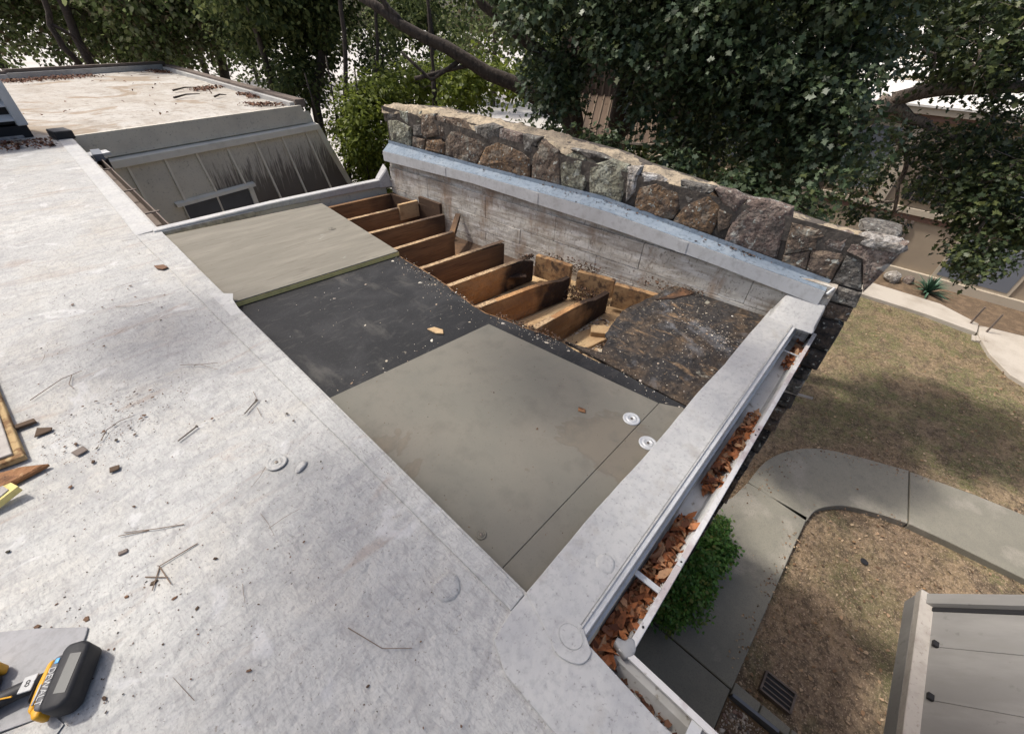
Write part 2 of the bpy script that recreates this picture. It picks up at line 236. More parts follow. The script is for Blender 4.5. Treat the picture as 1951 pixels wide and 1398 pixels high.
def grid(name, f, nu, nv, m, parent=None, smooth=True):
    b = MB(); vs = [f(i / nu, j / nv) for j in range(nv + 1) for i in range(nu + 1)]
    fs = [(j*(nu+1)+i, j*(nu+1)+i+1, (j+1)*(nu+1)+i+1, (j+1)*(nu+1)+i) for j in range(nv) for i in range(nu)]
    b.add(vs, fs); return b.build(name, m, parent, smooth=smooth)

OAK = np.array([(0,0),(.10,.16),(.30,.24),(.14,.40),(.42,.58),(.20,.70),(0,1),(-.20,.70),(-.42,.58),(-.14,.40),(-.30,.24),(-.10,.16)])
LANCE = np.array([(0,0),(.22,.45),(0,1),(-.22,.45)])
OVAL = np.array([(0,0),(.34,.3),(.26,.72),(0,1),(-.26,.72),(-.34,.3)])
BLADE = np.array([(-.06,0),(.06,0),(0,1)])
def np_mesh(name, V, k, m):
    """V: (n*k,3) vertices, each k a polygon"""
    n = len(V) // k; me = bpy.data.meshes.new(name)
    me.vertices.add(len(V)); me.vertices.foreach_set('co', V.astype(np.float32).ravel())
    me.loops.add(n*k); me.loops.foreach_set('vertex_index', np.arange(n*k, dtype=np.int32))
    me.polygons.add(n); me.polygons.foreach_set('loop_start', np.arange(0, n*k, k, dtype=np.int32))
    me.update(calc_edges=True); me.validate(); me.materials.append(MT[m]); return me
def cards(pos, nrm, tan, size, outline, fold=.15):
    nrm = nrm / np.linalg.norm(nrm, axis=1)[:, None]; tan = tan - (tan*nrm).sum(1)[:, None]*nrm; tan /= np.linalg.norm(tan, axis=1)[:, None]
    bi = np.cross(nrm, tan); k = len(outline); n = len(pos); V = np.empty((n, k, 3))
    for i, (x, y) in enumerate(outline):
        V[:, i] = pos + size[:, None]*(x*bi + y*tan + fold*(abs(x)*1.2 - y*y*.6)*nrm)
    return V.reshape(-1, 3)
def foliage(clumps, per, size, outline=OAK, up=.55, droop=.3, flat=.8, fold=.18, spread=1.0):
    P = []; Nn = []; T = []; S = []
    for (x, y, z, r) in clumps:
        n = int(per * (r/.4)**1.6) if per > 0 else -per
        # sprays: twigs inside the clump, leaves set along them
        nt_ = max(3, n // 9); d = rng.normal(size=(nt_, 3)); d /= np.linalg.norm(d, axis=1)[:, None]
        rad = r * spread * (rng.random(nt_)**.45); tw = d * rad[:, None]; tw[:, 2] *= flat
        idx = rng.integers(0, nt_, n); dirs = d[idx] + np.array([0, 0, -droop]); 
        off = rng.normal(size=(n, 3)) * size * .9
        p = np.array([x, y, z]) + tw[idx] + off
        nr = d[idx]*.35 + np.array([0, 0, up]) + rng.normal(size=(n, 3))*.42
        t = dirs + rng.normal(size=(n, 3))*.7
        P.append(p); Nn.append(nr); T.append(t); S.append(size * rng.uniform(.6, 1.25, n))
    return cards(np.vstack(P), np.vstack(Nn), np.vstack(T), np.concatenate(S), outline, fold)
G = -4.3
def noise2(x, y, s=1.0, seed=0):
    from mathutils import noise
    return noise.noise(Vector((x*s + seed*7.3, y*s - seed*3.1, seed*1.7)))

# ================================================================== GROUND
def ground_z(x, y): return G + .03*noise2(x, y, .7, 1)
def gfun(u, v):
    x = -40 + 90*u; y = -40 + 90*v; return (x, y, G + (.04*noise2(x, y, .5, 1)))
struct(grid('ground', gfun, 140, 140, 'lawn'))
far = MB().box((-400, 50.02, G-.3), (500, 500, G-.02)).box((50.02, -300, G-.3), (500, 50, G-.02)).box((-400, -300, G-.3), (-40.02, 50, G-.02)).box((-40, -300, G-.3), (50, -40.02, G-.02))
struct(far.build('far_ground', 'pavement_far'))
# sunlit paved yard behind the trees
struct(MB().prism([(-4, 21.5), (4, 20.5), (9.2, 17.5), (13, 13.0), (16, 9.5), (49, 9.5), (49, 49), (-39, 49), (-39, 24)], G-.1, G+.09).build('paved_yard', 'pavement_far'))
struct(MB().prism([(-14, 34), (-1, 30), (2.6, 29), (2.4, 36), (-14, 40)], G, G+.16).build('bare_earth', 'soil'))

# ---- concrete footpath round the corner of the house (slabs with joints)
def arcpts(pts): return pts
pv = bpy.data.objects.new('footpath', None); C.objects.link(pv); pv['kind'] = 'structure'; pv['_o'] = (0, 0, 0)
zt = G + .11
def spline(P, k=6):
    o = []; Q = [P[0]] + list(P) + [P[-1]]
    for i in range(1, len(Q)-2):
        for j in range(k):
            t = j/k; o.append(tuple(.5*((2*Q[i][d]) + (-Q[i-1][d]+Q[i+1][d])*t + (2*Q[i-1][d]-5*Q[i][d]+4*Q[i+1][d]-Q[i+2][d])*t*t + (-Q[i-1][d]+3*Q[i][d]-3*Q[i+1][d]+Q[i+2][d])*t**3) for d in (0, 1)))
    return o + [tuple(P[-1])]
outer = [(5.68,-.30),(6.35,-.38),(6.91,-.62),(7.36,-1.02),(7.67,-1.63),(7.895,-2.25)]
inner = [(5.58,-1.20),(5.95,-1.28),(6.3,-1.56),(6.52,-1.96),(6.66,-2.35)]
outer = spline(outer); inner = spline(inner)
MB().prism([(.4, .04), (2.682, .04), (2.682, -1.12), (.4, -1.12)], G-.1, zt).build('slab', 'concrete', pv, bevel=.008)
MB().prism([(2.698, .04), (4.6, .02), (5.2, -.22), (5.66, -.30), (5.665, -1.195), (4.87, -1.17), (2.698, -1.13)], G-.1, zt).build('slab', 'concrete', pv, bevel=.008)
MB().prism(outer + [(7.893, -2.245)] + inner[::-1], G-.1, zt).build('slab', 'concrete', pv, bevel=.008)
MB().prism([(7.897,-2.265),(8.10,-3.12),(8.18,-3.77),(8.2,-5.3),(6.85,-5.3),(6.79,-3.72),(6.73,-2.86),(6.668,-2.37)], G-.1, zt).build('slab', 'concrete', pv, bevel=.008)
MB().prism([(8.2,-5.32),(8.1,-9),(6.8,-9),(6.85,-5.32)], G-.1, zt).build('slab', 'concrete', pv, bevel=.008)
# path along the neighbouring building with its curved ramp
pw = bpy.data.objects.new('far_footpath', None); C.objects.link(pw); pw['kind'] = 'structure'; pw['_o'] = (0, 0, 0)
MB().prism([(14.8, 3.0), (15.95, 3.0), (15.95, .85), (14.8, .85)], G-.1, G+.12).build('slab', 'concrete_pale', pw, bevel=.01)
MB().prism([(14.8, .83), (15.95, .83), (15.85,-2.2), (15.25,-3.05), (14.66,-3.02), (14.82,-1.97)], G-.1, G+.12).build('slab', 'concrete_pale', pw, bevel=.01)
MB().prism([(14.6,-3.07),(15.25,-3.08),(15.5,-4.2),(16,-8),(11.7,-8),(12.2,-5),(12.72,-3.95),(12.95,-3.65),(13.68,-3.29)], G-.1, G+.09).build('slab', 'concrete_pale', pw, bevel=.01)
for k in range(4):
    MB().box((14.35-.02*k, -3.25-.0*k+.07*k, G-.05), (14.62, -3.18+.07*k+.0, G+.10-.02*k)).build('step', 'concrete_pale', pw)

# grass blades and litter near the house
def ok_lawn(x, y):
    if x < 2.72 and y > -1.9: return False
    def inp(P):
        c = False
        for i in range(len(P)):
            (x1,y1),(x2,y2) = P[i],P[i-1]
            if (y1>y)!=(y2>y) and x<(x2-x1)*(y-y1)/(y2-y1)+x1: c = not c
        return c
    if inp([(.4,.1),(5.2,.1),(5.2,-.2)]+outer+[(8.1,-3.12),(8.18,-3.77),(8.2,-9),(6.85,-9),(6.79,-3.72),(6.73,-2.86)]+inner[::-1]+[(2.7,-1.14),(.4,-1.14)]): return False
    if 14.6 < x < 16.1 and y > -3.1: return False
    if x > 16.05: return False
    if inp([(14.6,-3.0),(15.6,-3.0),(16,-8),(11.7,-8),(12.2,-5),(12.72,-3.95),(12.95,-3.65),(13.68,-3.29)]): return False
    return True
def scatter(n, x0, x1, y0, y1, bias=1.6):
    o = []
    while len(o) < n:
        x = x0 + (x1-x0)*random.random()**bias; y = random.uniform(y0, y1)
        if ok_lawn(x, y): o.append((x, y))
    return np.array(o)
pg = scatter(150000, 2.7, 15, -7.5, 1.2)
keep = np.array([noise2(x, y, .55, 3) + .25*noise2(x, y, 2.5, 4) + .04*max(0, x-6) > -.25 + .5*random.random() for x, y in pg]); pg = pg[keep]
gz = np.array([G + .04*noise2(x, y, .5, 1) for x, y in pg])
nn = len(pg); ang = rng.uniform(0, 2*math.pi, nn); lean = rng.normal(size=(nn, 2))*1.6
V = cards(np.c_[pg, gz-.005], np.c_[np.cos(ang), np.sin(ang), np.zeros(nn)+.1], np.c_[lean, np.ones(nn)], rng.uniform(.02, .06, nn), BLADE, 0)
o = bpy.data.objects.new('grass', np_mesh('grass', V, 3, 'grass')); C.objects.link(o); stuff(o, 'thin dry olive and tan grass over the bare lawn', 'grass')
pl = scatter(2600, 2.7, 15, -7.5, 1.0); nn = len(pl); gz = np.array([G + .04*noise2(x, y, .5, 1) for x, y in pl])
V = cards(np.c_[pl, gz+.02], np.c_[rng.normal(size=(nn, 2))*.35, np.ones(nn)], np.c_[rng.normal(size=(nn, 2)), np.zeros(nn)], rng.uniform(.015, .06, nn), OVAL, .3)
o = bpy.data.objects.new('leaf_litter', np_mesh('leaf_litter', V, 6, 'litter')); C.objects.link(o); stuff(o, 'pale dry leaves and bits scattered over the lawn', 'leaf litter')

# ================================================================== THIS HOUSE: roof, open bay, eaves
house = thing('house', 'house under the camera with pale flat roof and an opened-up bay showing joists', 'house', (0, 0, 0))
def mem_prism(poly, z0, z1, name='membrane', m='membrane', bevel=.002, parent=house): return MB().prism(poly, z0, z1).build(name, m, parent, bevel=bevel)
def wavy(a, b, n, amp, seed=0):
    o = []
    for i in range(n+1):
        t = i/n; x = a[0]+(b[0]-a[0])*t; y = a[1]+(b[1]-a[1])*t; L = math.hypot(b[0]-a[0], b[1]-a[1]); nx, ny = -(b[1]-a[1])/L, (b[0]-a[0])/L
        d = amp*(noise2(t*L, seed, 3.0, seed) + .5*noise2(t*L, seed, 9.0, seed+1)) if 0 < i < n else 0
        o.append((x+nx*d, y+ny*d))
    return o
# main roof field as a gently uneven grid
def roofz(x, y):
    e = min(1, max(0, (.36-x)/.25)); return .006*e*(noise2(x, y, 1.1, 5)+.6*noise2(x, y, 3.1, 6)) - .004
def rf(u, v):
    x = .468 - 8.5*u**1.8; y = -4 + 21*v; return (x, y, roofz(x, y))
# the left edge of the field moves out slightly towards the far wing
def rf2(u, v):
    y = -4 + 12.8*v; ex = .468 if y < 4.4 else .468 + (y-4.4)/4.4*.06
    x = ex - 8.5*u**1.6; return (x, y, roofz(x, y))
grid('roof_membrane', rf2, 60, 110, 'membrane', house)
MB().prism([(.455,-4),(.455,8.84),(-8,8.84),(-8,-4)], -.16, -.03).build('roof_deck', 'cover_board', house)
# cut edge strip along the open bay, and perimeter strips
cut = wavy((.456, .302), (.47, 4.36), 46, .007, 2)
inn = wavy((.392, .300), (.30, 4.36), 30, .004, 4)
mem_prism(cut + inn[::-1], -.012, .0048, 'edge_strip', 'membrane')
mem_prism([(.30, 4.362), (.455, 4.40), (.47, 6.0), (.52, 8.84), (.37, 8.84), (.33, 6.0)], -.01, .0055, 'edge_strip', 'membrane_clean')
# curled flap of membrane at the joint between the boards
MB().add([(.455,2.60,.006),(.475,2.80,.012),(.50,2.86,.022),(.40,3.0,.006),(.40,2.62,.006),(.455,2.60,.002),(.475,2.80,.008),(.50,2.86,.018),(.40,3.0,.002),(.40,2.62,.002)],
         [(0,1,2,3,4),(9,8,7,6,5),(0,5,6,1),(1,6,7,2),(2,7,8,3)]).build('membrane_flap', 'membrane_clean', house)
# coping along the eave of the bay (+X arm), its drip edge and fascia
ci = wavy((.462, .300), (2.955, .298), 30, .006, 8)
mem_prism([(.40, .118)] + [(.488, .116), (3.125, .140)] + [(3.11, .30)] + ci[::-1][1:], -.02, .010, 'coping_membrane', 'membrane_clean', bevel=.003)
MB().beam((.50, .1015), (3.125, .1265), .022, -.085, .004).build('fascia', 'white_metal', house, bevel=.002)
MB().beam((.50, .0845), (3.122, .1095), .010, -.092, -.080).build('drip_edge', 'white_metal', house)
MB().beam((.50, .1125), (3.12, .1385), .006, .0105, .0135).build('seam_line', 'membrane', house)
MB().beam((.50, .125), (3.12, .15), .03, -.9, -.0855).build('fascia_board', 'greige_light', house)
# eave along -Y arm
mem_prism([(.487, .114), (.470, -.16), (.468, -4), (.29, -4), (.26, -.02), (.262, .20), (.30, .285), (.392, .299), (.46, .299), (.47, .115)], -.011, .0045, 'edge_strip', 'membrane_clean')
MB().beam((.4665, .10), (.4635, -4), .012, -.085, -.0135).build('fascia', 'white_metal', house)
MB().box((.36, -4, -.9), (.448, .07, -.09)).build('fascia_board', 'greige_light', house)
# round sealed patch on the corner
mem_prism([(.455 + .055*math.cos(a)*(1+.08*math.sin(3*a)), .112 + .062*math.sin(a)) for a in np.linspace(0, 2*math.pi, 26)[:-1] if not (math.cos(a) > .35 and math.sin(a) < -.2)], .006, .0112, 'corner_patch', 'membrane_clean')
mem_prism([(.462 + .032*math.cos(a), .122 + .038*math.sin(a)) for a in np.linspace(0, 2*math.pi, 20)[:-1]], .0119, .0126, 'corner_patch', 'membrane_clean')
# far-side kerb strip of the bay, beside the courtyard gap
kz = .055
MB().add([(.42,4.335,-.02),(1.4,4.36,-.02),(2.55,4.30,-.02),(2.55,4.38,-.02),(1.4,4.44,-.02),(.42,4.42,-.02),(.42,4.335,.018),(1.4,4.36,.035),(2.55,4.30,.055),(2.55,4.38,.055),(1.4,4.44,.035),(.42,4.42,.018)],
         [(5,4,3,2,1,0),(6,7,8,9,10,11),(0,1,7,6),(1,2,8,7),(2,3,9,8),(3,4,10,9),(4,5,11,10),(5,0,6,11)]).build('kerb_strip', 'membrane_clean', house, bevel=.006)
MB().add([(2.52,4.29,-.03),(2.66,4.25,-.03),(2.69,4.40,-.03),(2.52,4.39,-.03),(2.52,4.30,.06),(2.62,4.27,.17),(2.65,4.38,.20),(2.52,4.385,.06)],
         [(3,2,1,0),(4,5,6,7),(0,1,5,4),(1,2,6,5),(2,3,7,6),(3,0,4,7)]).build('kerb_upturn', 'membrane_clean', house, bevel=.01)
MB().beam((.46, 4.33), (1.2, 4.345), .012, -.05, .004).build('kerb_flashing', 'galv', house)
MB().beam((.45, 4.40), (2.62, 4.36), .03, -4.3, -.021).build('courtyard_wall', 'greige', house)

# ---- deck of the bay: black underlay on boards, rotten deck, joists, ceiling
zb = -.06
def ragged(a, b, n, amp, seed): return wavy(a, b, n, amp, seed)
bl = [(.40,.26),(1.73,.26)] + ragged((1.73,.31),(1.70,1.20), 10, .02, 31) + ragged((1.70,1.22),(1.60,1.66), 10, .025, 33) + ragged((1.60,1.68),(1.66,2.2), 8, .02, 35) + ragged((1.66,2.2),(1.70,2.9), 8, .015, 37) + [(1.80, 4.30), (.40, 4.33)]
MB().prism(bl, zb-.004, zb).build('underlay', 'black_sheet', house)
bl2 = [(x + (.012 if 1.2 < y < 4.2 and x > 1 else 0), y) for x, y in bl]
MB().prism(bl2, zb-.02, zb-.0045).build('deck_board', 'wood_dark', house)
rd = [(1.735,.24)] + [(3.05,.24),(3.02,.42)] + ragged((2.95,.93),(2.70,.98), 6, .03, 41) + ragged((2.66,.985),(2.25,1.03), 9, .03, 42) + ragged((2.24,1.02),(1.98,.97), 6, .02, 43) + ragged((1.95,.93),(1.80,.88), 4, .02, 44) + [(1.76,1.0),(1.735,1.1)]
def rdz(x, y): return zb + .012 + .018*max(0, (x-2.4)) + .006*noise2(x, y, 8, 9)
b = MB(); b.prism(rd, zb-.018, zb+.0015); b.build('rotten_deck', 'rot_deck', house)
for k, (P, mm, h) in enumerate([(ragged((2.60,.95),(2.93,.90), 6, .02, 53) + ragged((2.92,.80),(2.72,.86), 6, .03, 54), 'wood_rot', .006)]):
    MB().prism(P, zb+.002, zb+.002+h).build('rotten_ply', mm, house, bevel=.002)
JO = [((1.25,3.835),(2.63,3.76)), ((1.25,3.43),(2.61,3.32)), ((1.25,2.975),(2.39,2.92)), ((1.25,2.54),(2.58,2.45)), ((1.25,2.19),(2.55,2.07)), ((1.25,1.84),(2.52,1.66)), ((1.25,1.36),(2.57,1.32))]
cols = ['wood_dark','wood_dark','wood_dark','wood_dark','wood_light','wood_light','wood_light']  # darker wood for the shaded far joists, lighter for the lit near ones
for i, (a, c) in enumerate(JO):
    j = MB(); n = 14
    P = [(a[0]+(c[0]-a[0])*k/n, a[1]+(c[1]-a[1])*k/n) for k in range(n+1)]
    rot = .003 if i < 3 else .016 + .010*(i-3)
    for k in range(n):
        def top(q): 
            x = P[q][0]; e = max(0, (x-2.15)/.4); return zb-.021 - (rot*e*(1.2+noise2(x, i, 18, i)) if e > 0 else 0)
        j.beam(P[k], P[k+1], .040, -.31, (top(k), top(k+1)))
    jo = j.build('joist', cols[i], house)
    MB().beam(P[0], P[-1], .041, zb-.0205, zb-.018 if i < 4 else zb-.019).build('joist_edge', 'joist_top', jo) if i < 5 else MB().beam(P[0], P[7 if i == 6 else 6], .041, zb-.0205, zb-.018).build('joist_edge', 'joist_top', jo)
MB().beam((1.25, 4.26), (2.66, 4.22), .04, -.31, zb-.0205).build('joist', 'wood_dark', house)
# plasterboard / boards below the joists
MB().box((1.1, .3, -.345), (2.95, 2.12, -.325)).build('ceiling_board', 'wood_pale', house); MB().box((1.1, 2.124, -.345), (2.95, 4.30, -.325)).build('ceiling_board', 'wood_dark', house)  # darker colour under the far bays puts their shade into the board
MB().box((1.2, .3, -.32), (1.24, 4.3, -.085)).build('blocking', 'wood_dark', house)
MB().beam((2.60, 4.2), (2.66, 3.45), .03, -.31, zb-.02).build('rim_board', 'wood_dark', house)
MB().beam((2.60, 3.74), (2.37, 3.75), .035, -.20, zb+.02).build('blocking', 'wood_pale', house)
MB().beam((2.645, 3.75), (2.66, 3.42), .035, -.28, zb+.05).build('blocking', 'wood_dark', house)
MB().beam((2.36, 2.92), (2.70, 3.20), .05, (-.20, -.10), (-.12, zb-.0)).build('blocking', 'wood_dark', house, label='loose diagonal wooden block against the painted wall')
MB().beam((2.30, 2.46), (2.43, 2.45), .012, -.20, -.11).build('splice_block', 'wood_pale', house)
MB().beam((2.59, 2.05), (2.64, 1.72), .05, -.27, zb-.02).build('blocking', 'wood_tan', house)
MB().beam((2.66, 1.66), (2.74, 1.36), .05, -.27, zb-.05).build('blocking', 'wood_tan', house)
MB().beam((2.66, 1.31), (2.76, .92), .05, -.28, zb-.03).build('blocking', 'wood_tan', house)
MB().beam((2.10, 1.98), (2.50, 1.78), .16, -.3245, -.285).build('plank', 'wood_pale', house, bevel=.004)
MB().beam((1.95, 1.62), (2.55, 1.55), .10, -.3245, -.290).build('plank', 'wood_pale', house, bevel=.004)
MB().beam((1.85, 1.25), (2.4, 1.15), .17, -.3245, -.30).build('plank', 'wood_pale', house, bevel=.004)
MB().beam((2.24, 1.22), (2.36, 1.05), .10, -.31, -.26).build('plank', 'wood_pale', house, bevel=.004)
MB().beam((2.15, 1.88), (2.36, 1.85), .05, -.25, -.225).build('plank', 'wood_pale', house, bevel=.003)
MB().beam((2.28, 2.10), (2.40, 2.0), .06, -.20, -.185).build('plank', 'wood_light', house, bevel=.003)

# ---- facade under the eave
MB().box((.50, .14, G), (2.98, .17, -.05)).build('facade_wall', 'stone_dark', house)
MB().box((.36, -9, G), (.40, .14, -.05)).build('facade_wall', 'greige', house)
MB().box((-8, 4.0, G), (.44, 4.3, -.2)).build('facade_wall', 'greige', house)

# ================================================================== GUTTERS (parts of the house)
def gutter(a, b_, side, name='gutter', endcap=True, zt=-.100):
    """a,b_: plan points of the back edge; side=+1/-1: trough lies to the left/right of a->b"""
    a = np.array(a); b_ = np.array(b_); t = (b_-a)/np.linalg.norm(b_-a); n = np.array([-t[1], t[0]])*side
    prof = [(0, zt+.0), (0, zt-.105), (.070, zt-.105), (.088, zt-.045), (.112, zt-.02), (.112, zt+.004), (.096, zt+.004)]
    g = MB(); k = len(prof); vs = []
    for q in (a, b_):
        for o, z in prof: vs.append((*(q+n*o), z))
        for o, z in prof: vs.append((*(q+n*(o + (.002 if o < .05 else -.002))), z + .002))
    fs = []
    for i in range(k-1):
        fs.append((i, i+1, 2*k+i+1, 2*k+i)); fs.append((k+i, 3*k+i, 3*k+i+1, k+i+1))
    g.add(vs, fs); go = g.build(name, 'gutter_metal', house)
    L = MB(); L.beam(a+n*.105, b_+n*.105, .020, zt+.0045, zt+.010); L.beam(a+n*.1155, b_+n*.1155, .003, zt-.03, zt+.0045); L.build('gutter_lip', 'lip_metal', go)
    if endcap: L = MB(); L.beam(b_+n*.0, b_+n*.112, .004, zt-.105, zt+.006); L.build('end_cap', 'gutter_metal', go)
    return go, a, t, n
g1, ga, gt, gn = gutter((.60, .078), (3.085, .110), -1)
for q, wd in ((.225, .022), (2.10, .008), (.0, 0)):
    if wd: 
        p = ga + gt*q; MB().beam(p, p+gn*.11, wd, -.100, -.094).build('hanger_strap', 'white_metal', g1)
for q in (.08, .37, 1.22, 1.27):
    p = ga + gt*q + gn*.105; MB().lathe([(.004, 0), (.004, .004)], (*p, -.090), 8).build('rivet', 'dark', g1)
p = ga + gt*.37 + gn*.105; MB().beam(p-gt*.02, p+gt*.02, .018, -.0895, -.087).build('lip_clip', 'white_metal', g1)
g2, gb, gt2, gn2 = gutter((.478, .0), (.462, -4.0), 1, endcap=False)
MB().beam(gb+gt2*.26, gb+gt2*.26+gn2*.11, .03, -.102, -.096).build('hanger_strap', 'white_metal', g2)
# the mitred corner with lumps of sealant
MB().prism([(.478, .078), (.60, .078), (.60, -.03), (.59, -.034), (.478, -.0)], -.205, -.200).build('gutter_corner', 'gutter_metal', g1)
bmc = MB().prism([(.590,-.045),(.612,-.042),(.632,-.025),(.628,-.008),(.608,-.004),(.600,.022),(.578,.018),(.572,-.01),(.565,-.03)], -.125, -.088); 
bmc.prism([(.628,-.024),(.652,-.030),(.660,-.018),(.640,-.010)], -.115, -.096)
bmc.build('mitre_sealant', 'caulk', g1, bevel=.006, smooth=True)
# bracket below, past the gutter, on the stone end
MB().beam((3.06, .03), (3.14, -.20), .012, -.62, -.605).build('bracket', 'coping_pale', house)

# ================================================================== STONE WALL
A0 = np.array([2.64, 4.25]); B0 = np.array([2.99, .05]); TT = (A0-B0)/np.linalg.norm(A0-B0); NN = np.array([-.99654576, -.08304548])
def WP(s, z, off=0): q = B0 + TT*s - NN*off; return (float(q[0]), float(q[1]), float(z))
wall = thing('stone_wall', 'rough field-stone parapet wall rising behind the opened roof bay', 'wall', (2.9, 2.1, G))
def topz(s): 
    t = [(-.22,.60),(-.05,.50),(.07,.50),(.2,.50),(.7,.565),(1.48,.645),(1.7,.69),(2.44,.73),(3.15,.755),(3.78,.775),(4.3,.74)]
    return float(np.interp(s, [a for a, _ in t], [b for _, b in t]))
# mortar core
core = MB(); ns = 44
def cpt(s, z, off): return WP(s, z, off)
sA, sB = -.13, 4.28
for i in range(ns):
    s0 = sA+(sB-sA)*i/ns; s1 = sA+(sB-sA)*(i+1)/ns; z0, z1 = topz(s0)-.02, topz(s1)-.02
    core.add([WP(s0, G, .105), WP(s1, G, .105), WP(s1, G, .47), WP(s0, G, .47), WP(s0, z0, .105), WP(s1, z1, .105), WP(s1, z1, .47), WP(s0, z0, .47)],
             [(3,2,1,0),(4,5,6,7),(0,1,5,4),(1,2,6,5),(2,3,7,6),(3,0,4,7)])
core.build('mortar', 'mortar', wall)
def tf(u, v):
    s = -.135 + 4.435*u; wd = .088 + .385*v
    if s > 3.6: wd = .07 + .30*v
    z = topz(s) - .035*(v-.5)**2*4*(.4 if v < .5 else 1) + .030*noise2(s, wd, 4.5, 12) + .018*noise2(s, wd, 14, 13) + .01*noise2(s, wd, 35, 14)
    if v == 1: z -= .03
    if v == 0: z -= .05
    return WP(s, z, wd + (.03*noise2(s, v, 6, 15) if 0 < v else .012*noise2(s, v, 9, 16)))
tp = grid('wall_top', tf, 150, 16, 'wall_top', wall)
MB().add([WP(-.16, .55, .07), WP(4.29, .74, .07), WP(4.29, .60, .085), WP(-.16, .40, .085)], [(0,1,2,3)]).build('mortar_face', 'mortar', wall)
STN = {
 's1': ([(4.229,.719),(4.035,.732),(4.066,.655),(4.237,.627)],'stone_grey'), 's2': ([(4.02,.734),(3.879,.734),(3.915,.616),(4.019,.669)],'stone_green'),
 's3': ([(4.225,.611),(4.071,.63),(3.891,.595),(3.924,.42),(4.207,.43)],'stone_green'), 's4': ([(3.824,.732),(3.699,.754),(3.721,.649),(3.825,.652)],'stone_green'),
 's5': ([(3.831,.619),(3.717,.642),(3.731,.55),(3.846,.534)],'stone_grey'), 's6': ([(3.691,.724),(3.518,.752),(3.487,.584),(3.679,.533),(3.72,.568)],'stone_brown'),
 's7': ([(3.494,.739),(3.383,.722),(3.396,.597),(3.456,.556),(3.472,.649)],'stone_brown'), 's8': ([(3.863,.515),(3.687,.515),(3.71,.418),(3.879,.427)],'stone_brown'),
 's9': ([(3.654,.52),(3.465,.547),(3.416,.522),(3.425,.43),(3.682,.423)],'stone_rust'), 's10': ([(3.35,.734),(3.154,.743),(3.02,.649),(2.897,.592),(3.015,.416),(3.089,.379),(3.4,.426),(3.375,.552)],'stone_brown'),
 's11': ([(3.006,.718),(2.841,.76),(2.731,.743),(2.738,.674),(2.841,.623),(2.996,.667)],'stone_grey'), 's12': ([(2.874,.565),(2.733,.631),(2.463,.593),(2.401,.56),(2.397,.381),(2.533,.386),(2.91,.395),(2.968,.409)],'stone_rust'),
 's13': ([(2.714,.734),(2.491,.723),(2.475,.627),(2.723,.647)],'stone_pink'), 's14': ([(2.472,.726),(2.3,.729),(2.375,.607),(2.454,.609)],'stone_grey'),
 's15': ([(2.353,.575),(2.279,.706),(2.109,.657),(2.065,.388),(2.347,.386)],'stone_brown'), 's16': ([(2.085,.607),(1.987,.663),(1.867,.657),(1.843,.47),(1.858,.38),(2.044,.38)],'stone_green'),
 's17': ([(1.807,.601),(1.658,.666),(1.517,.653),(1.508,.483),(1.523,.37),(1.771,.37)],'stone_green'), 's18': ([(1.501,.649),(1.412,.659),(1.413,.503),(1.463,.424)],'stone_pale'),
 's19': ([(1.992,.696),(1.76,.7),(1.677,.682),(1.83,.656)],'stone_grey'), 't1': ([(1.389,.633),(1.275,.636),(1.212,.611),(1.368,.58)],'stone_pale'),
 't2': ([(1.38,.534),(1.261,.585),(1.101,.559),(1.069,.476),(1.092,.391),(1.13,.34),(1.373,.35),(1.38,.427)],'stone_rust'), 't3': ([(1.097,.634),(.883,.641),(.886,.614),(1.007,.516),(1.065,.529)],'stone_grey'),
 't4': ([(1.014,.495),(.881,.6),(.798,.539),(.797,.439),(.809,.33),(1.08,.34),(1.06,.41)],'stone_rust'), 't5': ([(.865,.633),(.763,.643),(.666,.617),(.696,.527),(.792,.559)],'stone_pink'),
 't6': ([(.813,.53),(.701,.513),(.712,.422),(.759,.377)],'stone_brown'), 't7': ([(.644,.610),(.542,.622),(.409,.61),(.385,.544),(.394,.446),(.37,.31),(.69,.33),(.69,.412),(.665,.532)],'stone_pink'),
 't8': ([(.366,.543),(.21,.545),(.178,.51),(.208,.492),(.184,.427),(.32,.348)],'stone_brown'), 't9': ([(.17,.522),(.08,.555),(.047,.543),(.058,.447),(.149,.462)],'stone_pink'),
 't10': ([(.325,.334),(.204,.403),(.18,.29),(.194,.273),(.315,.285)],'stone_brown'), 't11': ([(.197,.411),(.052,.431),(.031,.402),(.031,.264),(.168,.288)],'stone_brown'),
 't12': ([(.02,.425),(-.054,.423),(-.131,.259),(.015,.263)],'stone_grey'), 't13': ([(.031,.499),(-.141,.555),(-.200,.565),(-.180,.433),(-.150,.264),(-.057,.436),(.029,.456)],'stone_pink'),
 't14': ([(.025,.24),(-.14,.24),(-.157,.147),(-.016,.141)],'stone_grey'), 't15': ([(-.001,.128),(-.151,.128),(-.157,.04),(-.013,.03)],'stone_brown')}
